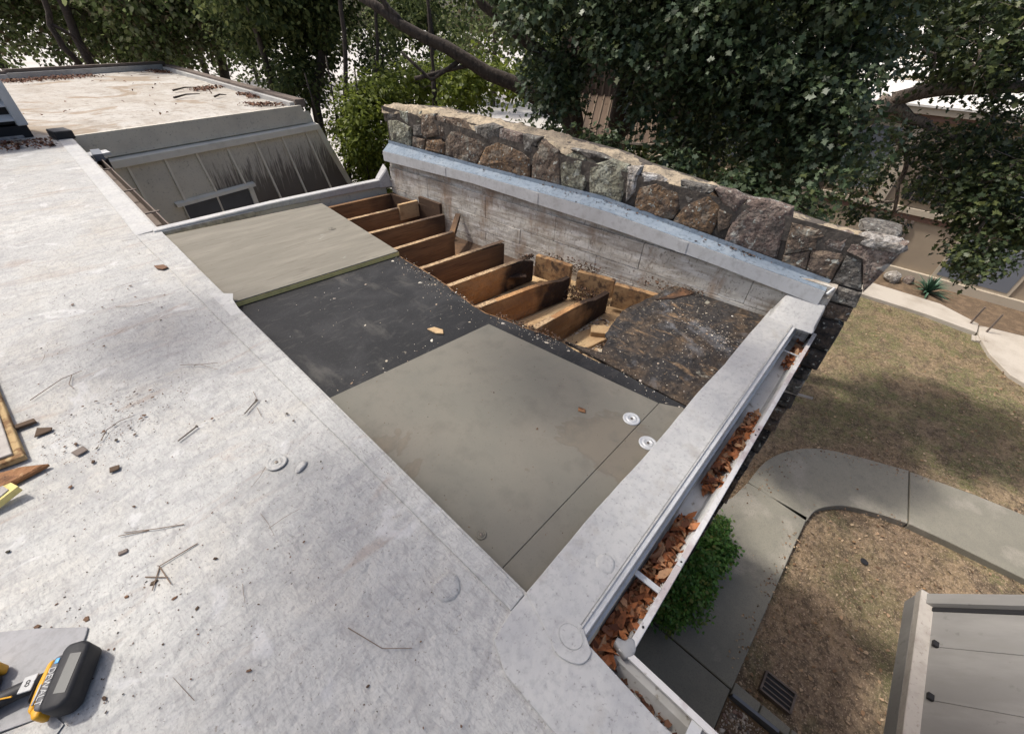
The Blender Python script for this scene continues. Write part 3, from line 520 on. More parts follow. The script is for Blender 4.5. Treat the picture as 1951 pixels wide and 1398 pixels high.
def stone_mesh(poly, off0, proud, m, seed=0):
    # outline subdivided and roughened, front face domed
    P = []
    n = len(poly)
    for i in range(n):
        a = np.array(poly[i]); b_ = np.array(poly[(i+1) % n]); L = np.linalg.norm(b_-a); k = max(1, int(L/.07))
        for j in range(k):
            q = a + (b_-a)*j/k; P.append(q + .006*np.array([noise2(q[0], q[1], 22, seed+20), noise2(q[0], q[1], 22, seed+21)]))
    P = np.array(P); c = P.mean(0); k = len(P); b = MB(); vs = []
    for (sc, of) in ((1.0, off0+.05), (1.0, off0-.004), (.93, off0-.6*proud), (.66, off0-proud), (.3, off0-proud*1.05)):
        for q in P:
            r_ = c + (q-c)*sc; jit = .008*noise2(r_[0], r_[1], 14, seed+30) + .004*noise2(r_[0], r_[1], 40, seed+31) if sc < 1 else 0; vs.append(WP(r_[0], r_[1], of+jit))
    vs.append(WP(c[0], c[1], off0-proud)); fs = []
    for g in range(4):
        for i in range(k): fs.append((g*k+i, g*k+(i+1) % k, (g+1)*k+(i+1) % k, (g+1)*k+i))
    for i in range(k): fs.append((4*k+i, 4*k+(i+1) % k, 5*k))
    b.add(vs, fs); return b.build('stone', m, wall)
for i, (k, (poly, m)) in enumerate(STN.items()):
    poly = [(s_, max(z_, float(np.interp(s_, [-.04,.8,1.647,3.04,4.28], [.238,.317,.392,.387,.402]))+.008)) if s_ > -.02 and min(q[1] for q in poly) > .24 else (s_, z_) for s_, z_ in poly]
    c_ = np.mean(poly, 0); poly = [tuple(c_ + (np.array(q)-c_)*1.075) for q in poly]
    stone_mesh(poly, .088, .013 + .007*((i*7) % 3), m, i)
# small fill stones and the column of stones below the eave
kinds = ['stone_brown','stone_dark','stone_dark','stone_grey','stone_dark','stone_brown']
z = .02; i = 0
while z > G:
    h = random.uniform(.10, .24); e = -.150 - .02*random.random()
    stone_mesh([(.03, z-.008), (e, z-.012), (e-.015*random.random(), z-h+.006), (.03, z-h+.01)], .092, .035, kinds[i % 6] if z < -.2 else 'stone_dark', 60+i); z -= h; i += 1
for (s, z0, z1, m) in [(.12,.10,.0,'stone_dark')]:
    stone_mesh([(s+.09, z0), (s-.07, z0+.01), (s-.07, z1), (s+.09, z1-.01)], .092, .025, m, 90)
# jutting pale corner stones on top of the end
def rock(c, sz, m, seed, name='stone', parent=wall):
    b = MB(); bm = bmesh.new(); bmesh.ops.create_icosphere(bm, subdivisions=2, radius=1)
    vs = []
    for v in bm.verts:
        q = v.co.copy(); q = Vector([math.copysign(abs(t)**.6, t) for t in q]); d = 1 + .16*noise2(q.x*1.3+q.z, q.y*1.3, 1.4, seed)
        ux, uy = TT; x = q.x*sz[0]*d; y = q.y*sz[1]*d; vs.append((c[0] + ux*x + uy*y*1.0, c[1] + uy*x - ux*y, c[2] + q.z*sz[2]*d))
    b.add(vs, [tuple(v.index for v in f.verts) for f in bm.faces]); bm.free(); return b.build(name, m, parent)
rock(WP(-.10, .535, .13), (.12, .08, .034), 'stone_pale', 3)
rock(WP(-.07, .555, .33), (.11, .13, .026), 'stone_grey', 6)

# painted block face below the flashing: courses of blocks, each its own
core2 = MB(); core2.add([WP(-.02,-.6,.02), WP(4.22,-.6,.02), WP(4.22,.30,.02), WP(-.02,.25,.02), WP(-.02,-.6,.10), WP(4.22,-.6,.10), WP(4.22,.30,.10), WP(-.02,.25,.10)], [(0,1,2,3),(7,6,5,4),(0,4,5,1),(1,5,6,2),(2,6,7,3),(3,7,4,0)])
core2.build('block_bedding', 'painted_block', wall)
for c, (z0, z1) in enumerate([(-.46,-.262),(-.259,-.165),(-.162,-.030),(-.0275,.235)]):
    s = -.01 - .37*(c % 2); 
    while s < 4.2:
        a = max(s, -.01); e = min(s+.797, 4.215)
        if e - a > .05:
            j = .003*random.random(); z1 = min(z1, .185 + .03*min(1, a)) if c == 3 else z1
            MB().add([WP(a,z0,-j), WP(e,z0,-j), WP(e,z1,-j), WP(a,z1,-j), WP(a,z0,.019), WP(e,z0,.019), WP(e,z1,.019), WP(a,z1,.019)],
                     [(3,2,1,0),(4,5,6,7),(1,5,4,0),(2,6,5,1),(3,7,6,2),(0,4,7,3)]).build('block', 'painted_block', wall, bevel=.0025)
        s += .8
# metal counter-flashing: white front, blue-grey sloping top, following its measured slight sag
FB = [(-.02,.125),(.06,.128),(.724,.187),(1.558,.226),(2.951,.262),(4.16,.235),(4.25,.235)]
FT = [(-.02,.226),(.06,.232),(.758,.284),(1.58,.345),(2.95,.352),(4.14,.337),(4.25,.337)]
BT = [(-.04,.238),(.80,.317),(1.647,.392),(3.04,.387),(4.28,.402)]
FB = [(s_, z_ + .010) for s_, z_ in FB]
fz = lambda T_, s: float(np.interp(s, [a for a, _ in T_], [b for _, b in T_]))
ss = np.linspace(.028, 4.25, 40); f1 = MB(); vs = []
for s in ss: vs += [WP(s, fz(FB, s), -.03), WP(s, fz(FT, s), -.03), WP(s, fz(FT, s), .0), WP(s, fz(FB, s), .0)]
n = len(ss); f1.add(vs, [(4*i+j, 4*i+(j+1) % 4, 4*(i+1)+(j+1) % 4, 4*(i+1)+j) for i in range(n-1) for j in range(4)] + [(0,1,2,3), (4*n-1,4*n-2,4*n-3,4*n-4)])
f1.build('flashing_face', 'white_metal', wall)
f2 = MB(); vs = []
for s in ss: vs += [WP(s, fz(FT, s)+.003, -.026), WP(s, fz(BT, s), .062), WP(s, fz(BT, s)+.03, .064), WP(s, fz(FT, s)+.003, .05)]
f2.add(vs, [(4*i+j, 4*(i+1)+j, 4*(i+1)+(j+1) % 4, 4*i+(j+1) % 4) for i in range(n-1) for j in (0, 1)])
f2.build('flashing_top', 'blue_metal', wall)
for s in (.9, 2.2, 3.3): MB().beam(WP(s, 0, -.032)[:2], WP(s+.07, 0, -.032)[:2], .003, fz(FB, s)+.001, fz(FT, s)-.004).build('flashing_lap', 'white_metal', wall)
# raised end of the coping where it meets the flashing
MB().add([WP(-.03,.0,-.03), WP(.25,.0,-.03), WP(.25,.0,-.16), WP(-.03,.0,-.16), WP(-.02,.15,-.02), WP(.21,.15,-.02), WP(.23,.03,-.10), WP(-.02,.03,-.11)],
         [(3,2,1,0),(4,5,6,7),(0,1,5,4),(1,2,6,5),(2,3,7,6),(3,0,4,7)]).build('coping_upturn', 'membrane_clean', house, bevel=.012, smooth=True)
MB().tube([WP(.015,.215,-.02), WP(-.005,.245,.02), WP(-.012,.235,.05)], .008).build('flashing_fold', 'white_metal', wall)
# ================================================================== FAR WING across the courtyard
wing = thing('roof_wing', 'flat-roofed wing across the courtyard gap with leaning board-and-batten siding', 'building', (2.4, 9.4, G))
FD = np.array([.96034623, .27881019]); FN = np.array([.27881019, -.96034623])   # along the fascia; outwards (towards the camera)
def FP(s, z, o=0): q = np.array([.54, 8.84]) + FD*s + FN*o; return (float(q[0]), float(q[1]), float(z))
def wrf(u, v):
    a = np.array([-8, 6.4]); b_ = np.array(FP(3.86, 0)[:2]); c = np.array([4.18, 18.8]); d = np.array([-8, 15.9])
    a = np.array(FP(-9, 0)[:2]) if False else np.array([-8.0, 8.83])
    fr = np.array([.52, 8.835]); 
    p0 = a + (fr-a)*min(1, u*2) if u < .5 else fr + (b_-fr)*(u-.5)*2
    p1 = d + (np.array([.5, 17.0])-d)*min(1, u*2) if u < .5 else np.array([.5, 17.0]) + (c-np.array([.5, 17.0]))*(u-.5)*2
    q = p0 + (p1-p0)*v; return (q[0], q[1], .03*noise2(q[0]*.3, q[1], .9, 40)+.012*noise2(q[0], q[1], 3, 41) - .006)
grid('wing_membrane', wrf, 60, 60, 'membrane_old', wing)
MB().add([FP(-.04,-.30,.03), FP(3.98,-.30,.03), FP(3.98,-.30,0), FP(-.04,-.30,0), FP(-.02,.025,.05), FP(3.88,.025,.05), FP(3.88,.025,0), FP(-.02,.025,0)],
   [(3,2,1,0),(4,5,6,7),(0,1,5,4),(1,2,6,5),(2,3,7,6),(3,0,4,7)]).build('fascia', 'greige', wing, bevel=.004)
MB().add([FP(.0,-.44,.13), FP(4.20,-.44,.13), FP(4.20,-.44,.0), FP(.0,-.44,0), FP(.0,-.335,.13), FP(4.15,-.335,.13), FP(4.15,-.315,.0), FP(.0,-.315,0)],
   [(3,2,1,0),(4,5,6,7),(0,1,5,4),(1,2,6,5),(2,3,7,6),(3,0,4,7)]).build('frieze_board', 'greige_light', wing, bevel=.004)
xs = [(-.2,-.2), (.41,.44), (.96,.99), (1.47,1.60), (2.03,2.20), (2.61,2.78), (3.21,3.42), (3.80,4.10), (4.16,5.35)]
def lx(i, z):  # battens lean slightly; the corner edge leans a lot
    a, b_ = xs[i]; t = (-.44 - z)/1.1 if i < 8 else (-.44 - z)/2.6; return a + (b_-a)*t
for i in range(8):
    z0, z1 = -3.9, -.44
    MB().add([FP(lx(i,z0)+.004,z0,.052), FP(lx(i+1,z0)-.004,z0,.052), FP(lx(i+1,z1)-.004,z1,.052), FP(lx(i,z1)+.004,z1,.052),
              FP(lx(i,z0)+.004,z0,.0), FP(lx(i+1,z0)-.004,z0,.0), FP(lx(i+1,z1)-.004,z1,.0), FP(lx(i,z1)+.004,z1,.0)],
             [(0,1,2,3),(7,6,5,4),(0,4,5,1),(1,5,6,2),(2,6,7,3),(3,7,4,0)]).build('siding_panel', 'greige_stained' if i >= 3 else 'greige', wing)
for i in range(1, 9):
    w_ = .035 if i < 8 else .13; z0, z1 = -3.9, -.44; o = .085 if i < 8 else .09
    MB().add([FP(lx(i,z0)-w_/2,z0,o), FP(lx(i,z0)+w_/2,z0,o), FP(lx(i,z1)+w_/2,z1,o), FP(lx(i,z1)-w_/2,z1,o),
              FP(lx(i,z0)-w_/2,z0,.04), FP(lx(i,z0)+w_/2,z0,.04), FP(lx(i,z1)+w_/2,z1,.04), FP(lx(i,z1)-w_/2,z1,.04)],
             [(0,1,2,3),(7,6,5,4),(0,4,5,1),(1,5,6,2),(2,6,7,3),(3,7,4,0)]).build('batten' if i < 8 else 'corner_board', 'greige_light', wing)  # lighter tone puts the lit ridge of each batten into its colour
# right side of the wing (leaning with the corner board) and body
a = FP(4.2, 0, .04); 
MB().add([FP(4.18,-.40,.03), FP(5.5,-3.9,.03), (6.2,19.2,-3.9), (4.35,18.9,-.40)], [(0,1,2,3)]).build('side_siding', 'greige', wing)
MB().add([FP(-6,-4.3,-.02), FP(5.3,-4.3,-.02), FP(4.1,-.1,-.02), FP(-6,-.1,-.02)], [(0,1,2,3)]).build('wall', 'greige', wing)
# window in the siding
wn = MB().add([FP(.92,-2.5,.056), FP(2.30,-2.5,.056), FP(2.22,-1.17,.056), FP(.90,-1.17,.056), FP(.92,-2.5,.09), FP(2.30,-2.5,.09), FP(2.22,-1.17,.09), FP(.90,-1.17,.09)],
   [(3,2,1,0),(4,5,6,7),(0,1,5,4),(1,2,6,5),(2,3,7,6),(3,0,4,7)]).build('window', 'greige_light', wing)
for s0, s1 in ((.92, 1.50), (1.535, 2.14)):
    MB().add([FP(s0+.02,-2.4,.0935), FP(s1+.02,-2.4,.0935), FP(s1,-1.18,.0935), FP(s0,-1.18,.0935)], [(0,1,2,3)]).build('pane', 'glass', wn)
MB().add([FP(2.155,-2.5,.12), FP(2.27,-2.5,.12), FP(2.23,-1.16,.12), FP(2.14,-1.16,.12), FP(2.155,-2.5,.091), FP(2.27,-2.5,.091), FP(2.23,-1.16,.091), FP(2.14,-1.16,.091)],
   [(0,1,2,3),(7,6,5,4),(0,4,5,1),(1,5,6,2),(2,6,7,3),(3,7,4,0)]).build('window_trim', 'greige_light', wn)
MB().add([FP(.80,-1.17,.125), FP(2.30,-1.17,.125), FP(2.30,-1.17,.06), FP(.80,-1.17,.06), FP(.80,-1.12,.115), FP(2.30,-1.12,.115), FP(2.30,-1.09,.06), FP(.80,-1.09,.06)],
   [(3,2,1,0),(4,5,6,7),(0,1,5,4),(1,2,6,5),(2,3,7,6),(3,0,4,7)]).build('head_trim', 'greige_light', wn)
# roof kerbs
MB().beam((.5,17.05), (4.22,18.95), .12, -.02, .20).build('coping', 'trim_brown', wing); MB().beam((-8,15.0), (.5,17.0), .12, -.02, .17).build('coping', 'trim_brown', wing)
MB().beam((.5,16.93), (4.10,18.78), .05, -.02, .13).build('kerb', 'membrane_clean', wing); MB().beam((-8,14.88), (.5,16.88), .05, -.02, .11).build('kerb', 'membrane_clean', wing)
MB().beam((4.28,18.9), (4.30,9.93), .20, -.02, .12).build('coping', 'trim_brown', wing); MB().beam((4.13,18.7), (4.14,9.95), .10, -.02, .075).build('kerb', 'membrane_clean', wing)
# leaf drifts on the wing roof
def dead(n, f, size, z, m='dead_leaf', name='dry_leaves', outline=OVAL, tilt=.5):
    P = np.array([f() for _ in range(n)]); P = np.c_[P, np.full(n, z) + rng.random(n)*size*.5] if P.shape[1] == 2 else P
    V = cards(P, np.c_[rng.normal(size=(n,2))*tilt, np.ones(n)], np.c_[rng.normal(size=(n,2)), rng.normal(size=n)*tilt*.6], rng.uniform(.5,1.3,n)*size, outline, .5)
    o = bpy.data.objects.new(name, np_mesh(name, V, len(outline), m)); C.objects.link(o); return o
def seg(a, b_, w): 
    def f():
        t = random.random(); return (a[0]+(b_[0]-a[0])*t + random.gauss(0, w), a[1]+(b_[1]-a[1])*t + random.gauss(0, w))
    return f
def mixf(fs, ws): 
    def f(): return random.choices(fs, ws)[0]()
    return f
o = dead(1500, mixf([seg((.2,16.3),(2.1,17.3),.18), seg((3.7,18.3),(3.9,17.6),.12), seg((3.4,13.2),(3.9,13.7),.12), seg((4.0,12.2),(4.0,11.4),.06), seg((3.5,10.6),(4.0,10.2),.10), lambda: (random.uniform(0,4), random.uniform(9.5,18))], [6,2,2,1.5,1.5,.35]), .055, .01, 'dead_leaf_brown')
stuff(o, 'brown leaf drifts along the kerbs of the far wing roof', 'dry leaves')
for a, b_ in (((2.6,12.0),(3.2,12.4)), ((3.3,11.8),(3.6,12.0)), ((2.9,13.2),(3.5,13.6))):
    o = MB().tube([(*a, .03), ((a[0]+b_[0])/2, (a[1]+b_[1])/2+.03, .05), (*b_, .03)], [.02, .015, .008]).build('branch', 'bark')
    tag(o, {2.6:'short fallen branch lying nearest the middle of the far wing roof', 3.3:'smallest fallen branch on the far wing roof, by its right kerb', 2.9:'fallen branch lying furthest back on the far wing roof'}[a[0]], 'branch')

# gutter of the house along the courtyard gap
cg = thing('courtyard_gutter', 'narrow weathered gutter running along the roof edge above the courtyard gap', 'gutter', (.52, 6.5, -.2))
MB().beam((.50,4.42), (.535,8.3), .012, -.24, -.10).build('back_wall', 'trim_brown', cg); MB().beam((.60,4.42), (.635,8.3), .012, -.24, -.12).build('front_wall', 'trim_brown', cg)
MB().beam((.55,4.42), (.585,8.3), .09, -.245, -.235).build('bottom', 'trim_brown', cg)
for y in (5.3, 6.2, 7.3): MB().box((.50, y, -.125), (.64, y+.03, -.115)).build('strap', 'trim_brown', cg)
dd = thing('gutter_outlet', 'pale folded metal outlet on a dark pipe at the far corner of the courtyard gap', 'outlet', (.62, 8.3, -.2))
MB().prism([(.55,8.25),(.80,8.36),(.78,8.55),(.55,8.50)], -.17, -.135).build('tray', 'white_metal', dd); MB().box((.60,8.15,-.5), (.72,8.28,-.17)).build('pipe', 'dark', dd)
MB().beam((.62,7.9), (.64,8.24), .10, -.14, -.06).build('apron', 'slate', dd)

# ================================================================== LOUVRED ROOFTOP UNIT
ac = thing('rooftop_unit', 'grey louvred air-conditioning unit on the roof at the left edge', 'rooftop unit', (-.5, 9.6, 0))
AX = np.array([.985, .17]); AY = np.array([-.17, .985])
def AP(a, b_, z): q = np.array([.19, 9.15]) + AX*a + AY*b_; return (float(q[0]), float(q[1]), float(z))
def abox(a0,a1,b0,b1,z0,z1): return MB().add([AP(a0,b0,z0),AP(a1,b0,z0),AP(a1,b1,z0),AP(a0,b1,z0),AP(a0,b0,z1),AP(a1,b0,z1),AP(a1,b1,z1),AP(a0,b1,z1)], [(3,2,1,0),(4,5,6,7),(0,1,5,4),(1,2,6,5),(2,3,7,6),(3,0,4,7)])
abox(-1.1,-.03,.06,.9,.16,1.5).build('housing', 'dark', ac)
abox(-.11,.0,.0,.11,.14,1.55).build('corner_post', 'ac_metal', ac, bevel=.008); abox(-1.2,-1.1,.0,.11,.14,1.55).build('corner_post', 'ac_metal', ac); abox(-.11,0,.85,.96,.14,1.55).build('corner_post', 'ac_metal', ac)
for k in range(8):
    z = .20+.16*k; MB().add([AP(-1.1,-.0,z),AP(-.11,-.0,z),AP(-.11,.06,z+.055),AP(-1.1,.06,z+.055),AP(-1.1,.0,z+.016),AP(-.11,.0,z+.016),AP(-.11,.06,z+.071),AP(-1.1,.06,z+.071)], [(3,2,1,0),(4,5,6,7),(0,1,5,4),(1,2,6,5),(2,3,7,6),(3,0,4,7)]).build('louvre', 'ac_metal', ac)
    MB().add([AP(0,.11,z),AP(0,.85,z),AP(-.05,.85,z+.05),AP(-.05,.11,z+.05)], [(0,1,2,3)]).build('louvre', 'ac_metal', ac)
abox(-1.2,0,0,.96,1.55,1.62).build('top_panel', 'ac_metal', ac)
abox(-1.15,-.02,.02,.9,.0,.14).build('base', 'dark', ac)
o = abox(.10,.30,-.45,-.15,.0,.10).build('roof_block', 'rubber', bevel=.01); tag(o, 'small black rubber support block beside the louvred roof unit', 'block')
o = abox(-.42,-.15,-.18,-.12,.03,.055).build('metal_clip', 'galv'); tag(o, 'small pale metal strip lying in the shade under the louvred unit', 'metal strip')
o = dead(260, lambda: (random.uniform(-.7,.3), random.uniform(8.3,8.9)), .05, .008, 'dead_leaf_brown'); stuff(o, 'brown leaves gathered at the foot of the louvred roof unit', 'dry leaves')

# ================================================================== LOOSE BOARDS LAID OVER THE BAY
b1 = thing('insulation_board', 'streaky grey board with yellow foam edge laid at the far end of the bay', 'board', (1.1, 3.5, zb))
P1 = [(.47, 2.83), (1.70, 2.775), (1.80, 4.23), (.465, 4.30)]
MB().prism(P1, zb+.001, zb+.030).build('foam_core', 'foam', b1); MB().prism([(x+(.0 if x < 1 else -.003), y+(.004 if y < 3 else -.003)) for x, y in P1], zb+.0302, zb+.038).build('facer', 'cover_board_streaked', b1)
b2 = thing('cover_board', 'smooth grey-tan cover board in the near corner of the bay, against the eave coping', 'board', (1, .9, zb))
MB().prism([(.44, .425), (1.635, .425), (1.60, .75), (1.515, 1.545), (.44, 1.625)], zb+.001, zb+.014).build('panel', 'cover_board', b2, bevel=.002)
MB().prism([(.44, .285), (1.71, .285), (1.64, .4235), (.44, .4235)], zb+.001, zb+.013).build('panel', 'cover_board', b2, bevel=.002)
# fastener plates
def plate(x, y, z, rad, label, m='plate', squash=None):
    t = thing('fastener_plate', label, 'fastener plate', (x, y, z), 'round roof fastener plates')
    MB().lathe([(rad, 0), (rad, .0025), (rad*.86, .005), (rad*.76, .002), (rad*.60, .002), (rad*.52, .005), (rad*.42, .005), (rad*.34, .0015), (.001, .0015)], (x, y, z), 28).build('disc', m, t, smooth=True)
    MB().lathe([(.006, 0), (.006, .004), (.001, .005)], (x, y, z+.0015), 10).build('screw_head', 'steel', t); return t
plate(1.435, .468, zb+.0145, .042, 'bare metal fastener plate on the grey board, just clear of the coping')
plate(1.355, .335, zb+.0135, .042, 'bare metal fastener plate half tucked under the eave coping')
plate(.13, 1.37, .001, .040, 'domed fastener plate pressing up through the pale main roof membrane', 'membrane')
plate(.515, .565, zb+.0145, .020, 'small fastener washer near the coping end of the grey board', 'cover_board')
plate(1.54, 3.55, zb+.0385, .03, 'fastener plate on the streaky board with the yellow foam edge', 'cover_board_streaked')
o = MB().lathe([(.026,0),(.022,.006),(.012,.009),(.001,.010)], (0,0,0), 16).build('sealant_blob', 'membrane', smooth=True); o.location = (.19, 1.28, .001); o.rotation_euler = (0,0,.5); o.scale = (1.2,.6,1)
tag(o, 'raised pale oval lump beside the domed plate on the main roof', 'lump')
for (x, y, r_, lab) in ((.30,.50,.045,'round smeared sealant patch on the main roof near the corner of the bay'), (.72,.165,.036,'round smeared sealant patch on the eave coping')):
    b = MB(); k = 22; pr_ = [(r_*(1+.14*noise2(math.cos(a)*2, math.sin(a)*2, 1, int(x*10))), a) for a in np.linspace(0, 2*math.pi, k, endpoint=False)]
    zz = .0105 if x > .5 else .0015
    b.add([(x+q*math.cos(a)*s, y+q*math.sin(a)*s, zz+h) for s, h in ((1,-.004),(.93,.0008),(.6,.0004),(.25,.0012)) for q, a in pr_] + [(x,y,zz+.002)], [(g*k+i, g*k+(i+1) % k, (g+1)*k+(i+1) % k, (g+1)*k+i) for g in range(3) for i in range(k)] + [(3*k+i, 3*k+(i+1) % k, 4*k) for i in range(k)])
    o = b.build('sealant_patch', 'membrane_clean' if x > .5 else 'membrane', smooth=True); tag(o, lab, 'sealant patch')

# ================================================================== DEBRIS
def chips(n, f, size, z, m, name, label, cat, tall=.35):
    b = MB()
    for _ in range(n):
        q = f(); x, y = q[:2]; zz = z if len(q) < 3 else q[2]; s = size*(.28 + .5*random.random()**2 + (1.6*random.random() if random.random() < .07 else 0)); a = random.random()*6.28; el = random.uniform(1, 1.9); k = 5
        P = [(x + s*el*math.cos(t)*math.cos(a)*r_ - s*math.sin(t)*math.sin(a)*r_, y + s*el*math.cos(t)*math.sin(a)*r_ + s*math.sin(t)*math.cos(a)*r_) for t, r_ in [(6.28*i/k, random.uniform(.6, 1.1)) for i in range(k)]]
        h = s*tall*random.uniform(.5, 1.4)
        b.add([(px, py, zz) for px, py in P] + [(x+(px-x)*.7+s*.1, y+(py-y)*.7, zz+h*random.uniform(.6, 1.2)) for px, py in P], [tuple(range(k, 2*k))] + [(i, (i+1) % k, (i+1) % k+k, i+k) for i in range(k)])
    return stuff(b.build(name, m), label, cat)
chips(1500, mixf([seg((-.42,2.0),(-.15,2.15),.13), seg((-.6,1.2),(-.3,1.0),.2), lambda: (random.uniform(-1,.3), random.uniform(.2,4)), seg((.0,3.0),(-.4,3.0),.3)], [3,1,3,1]), .0040, .003, 'chips_dark', 'roof_debris', 'dark specks and crumbs of rotten wood on the main roof', 'debris')
chips(160, lambda: (random.uniform(.5,1.7), random.uniform(.3,1.6)), .0038, zb+.0145, 'chips_dark', 'board_debris', 'brown crumbs scattered on the grey cover board', 'debris')
chips(420, mixf([seg((1.55,1.7),(1.66,2.8),.045), seg((1.60,1.60),(1.69,1.0),.03), seg((.55,1.68),(1.5,1.62),.03), lambda: (random.uniform(.55,1.7), random.uniform(1.7,2.7)), seg((1.73,.95),(1.71,.33),.03)], [5,4,1.5,2,3]), .0055, zb+.001, 'chips_pale', 'deck_debris', 'pale splinters and grit along the broken edge of the black underlay', 'debris')
chips(380, mixf([seg((2.5,.55),(2.65,.75),.12), seg((2.1,.42),(2.5,.5),.10), seg((2.35,.40),(2.55,.38),.05), lambda: (random.uniform(1.8,2.9), random.uniform(.32,.95))], [3,1,2,2]), .0052, zb+.003, 'chips_pale', 'rot_debris', 'pale crumbs and flakes over the rotten decking', 'debris')
chips(700, mixf([lambda: (random.uniform(1.78,2.5), random.uniform(.95,1.30), -.322), seg((2.4,1.55),(2.6,1.45),.09), lambda: (random.uniform(1.8,2.5), random.uniform(1.4,1.62), -.322), lambda: (random.uniform(1.9,2.5), random.uniform(1.9,2.1), -.322)], [4,1,2,1]), .010, -.322, 'chips_dark', 'bay_debris', 'dark rotten wood crumbs lying in the open joist bays', 'debris')
chips(700, lambda: (random.uniform(1.78,2.5), random.uniform(.95,1.32)), .011, -.318, 'chips_pale', 'bay_splinters', 'pale splinters on the bottom of the nearest joist bay', 'debris')
def rotlump(pts, w_, z0, z1, name='rotten_mass', n=220, size=.03):
    b = MB()
    for _ in range(n):
        t = random.random()*(len(pts)-1); i = int(t); f = t-i; x = pts[i][0]+(pts[i+1][0]-pts[i][0])*f + random.gauss(0, w_); y = pts[i][1]+(pts[i+1][1]-pts[i][1])*f + random.gauss(0, w_)
        z = random.uniform(z0, z1); s = size*random.uniform(.4, 1.3); d = [Vector((random.gauss(0,1), random.gauss(0,1), random.gauss(0,1))).normalized()*s*random.uniform(.6,1) for _ in range(4)]
        b.add([(x+q.x, y+q.y, z+q.z*.7) for q in d], [(0,1,2),(0,2,3),(0,3,1),(1,3,2)])
    return b.build(name, 'chips_dark')
stuff(rotlump([(2.66,2.02),(2.72,1.75),(2.75,1.50)], .022, -.17, -.06, n=420, size=.016), 'crumbling black-brown rot along the foot of the painted wall above the bays', 'rotten wood')
stuff(rotlump([(2.52,1.60),(2.60,1.42)], .04, -.31, -.18, n=500, size=.018), 'dark heap of rotten wood at the wall end of the second nearest bay', 'rotten wood')
stuff(rotlump([(2.80,1.20),(2.86,.95),(2.90,.75)], .02, -.09, -.02, n=260, size=.013), 'brown rotten fibres at the foot of the painted wall beside the rotten decking', 'rotten wood')
stuff(rotlump([(1.64,1.62),(1.70,1.3),(1.72,1.1)], .018, zb-.02, zb+.01, n=260, size=.016), 'frayed brown decking fibres along the edge of the open bay', 'rotten wood')
stuff(rotlump([(1.68,2.8),(1.64,2.2),(1.62,1.7)], .014, zb-.015, zb+.006, n=260, size=.013), 'frayed edge of the underlay above the joist ends', 'rotten wood')
stuff(rotlump([(1.95,1.25),(2.55,1.0)], .06, -.322, -.30, n=420, size=.016), 'rotten wood crumbs spread over the floor of the nearest bay', 'rotten wood')
stuff(rotlump([(2.44,2.09),(2.53,2.06)], .012, -.10, -.06, n=120, size=.016), 'dark crumbs on the wall end of the fourth joist from the rotten deck', 'rotten wood')
b = MB()
for _ in range(170):
    s = random.choice([random.uniform(0,4.2), random.gauss(.55,.08), random.gauss(2.0,.2), random.gauss(1.4,.1)]); s = min(4.2, max(0, s)); o_ = random.choice([.055, random.uniform(-.02,.06), .05]); q = WP(s, fz(FT, s)+.006+(fz(BT, s)-fz(FT, s))*(o_+.026)/.088, o_); r_ = random.uniform(.003,.009)
    b.add([(q[0]+random.uniform(-r_,r_), q[1]+random.uniform(-2*r_,2*r_), q[2]+random.uniform(-.3*r_,r_)) for _ in range(4)], [(0,1,2),(0,2,3),(0,3,1),(1,3,2)])
stuff(b.build('flashing_grit', 'chips_dark'), 'dark leaf grit lying along the blue-grey flashing', 'debris')
# wood chip on the black underlay and other single pieces
def piece(poly, z0, h, m, name, label, cat, bevel=.002, lift=None):
    o = MB().prism(poly, z0, z0+h).build(name, m, bevel=bevel); return tag(o, label, cat)
piece([(1.205,1.775),(1.215,1.70),(1.245,1.665),(1.27,1.70),(1.25,1.76)], zb+.001, .010, 'wood_pale', 'wood_chip', 'pale square wood chip lying on the black underlay', 'wood chip')
piece([(1.29,.685),(1.315,.70),(1.325,.665),(1.305,.65)], zb+.0145, .006, 'wood_rot_orange', 'wood_crumb', 'orange-brown crumb alone on the grey board near the plate', 'wood crumb')
piece([(-.425,1.995),(-.385,2.005),(-.375,1.965),(-.41,1.955)], .002, .006, 'trim_brown', 'shingle_scrap', 'square brown-grey scrap on the roof beside the long curved twig', 'scrap')
piece([(-.335,1.80),(-.305,1.79),(-.31,1.765),(-.34,1.77)], .002, .006, 'chips_dark', 'bark_scrap', 'small dark crooked scrap between the brown scrap and the nail', 'scrap')
piece([(-.39,1.37),(-.365,1.365),(-.368,1.35),(-.393,1.355)], .002, .006, 'trim_brown', 'wood_crumb', 'small brown block of wood near the two pine twigs', 'wood crumb')
piece([(.255,3.66),(.31,3.64),(.32,3.57),(.285,3.56),(.26,3.60)], .002, .008, 'chips_dark', 'leaf_scrap', 'dark curled leaf on the roof left of the streaky board', 'leaf')
piece([(-.57,2.335),(-.50,2.33),(-.495,2.30),(-.565,2.305)], .002, .012, 'chips_dark', 'bark_scrap', 'dark chip of bark touching the edge of the loose board', 'scrap')
piece([(-.50,2.26),(-.455,2.22),(-.46,2.20),(-.515,2.20)], .002, .006, 'chips_dark', 'bark_scrap', 'thin pointed dark splinter just right of the loose board', 'scrap')
def nail(a, b_, label, z=.006):
    t = thing('nail', label, 'nail', ((a[0]+b_[0])/2, (a[1]+b_[1])/2, z)); MB().tube([(*a, z), (*b_, z)], [.0035, .003], 6).build('shank', 'steel', t)
    d = Vector((a[0]-b_[0], a[1]-b_[1], 0)).normalized()*.004; MB().tube([(a[0], a[1], z), (a[0]+d.x, a[1]+d.y, z)], .007, 8).build('head', 'steel', t)
nail((-.03,1.80), (-.11,1.765), 'rusty roofing nail lying alone on the membrane left of the domed plate')
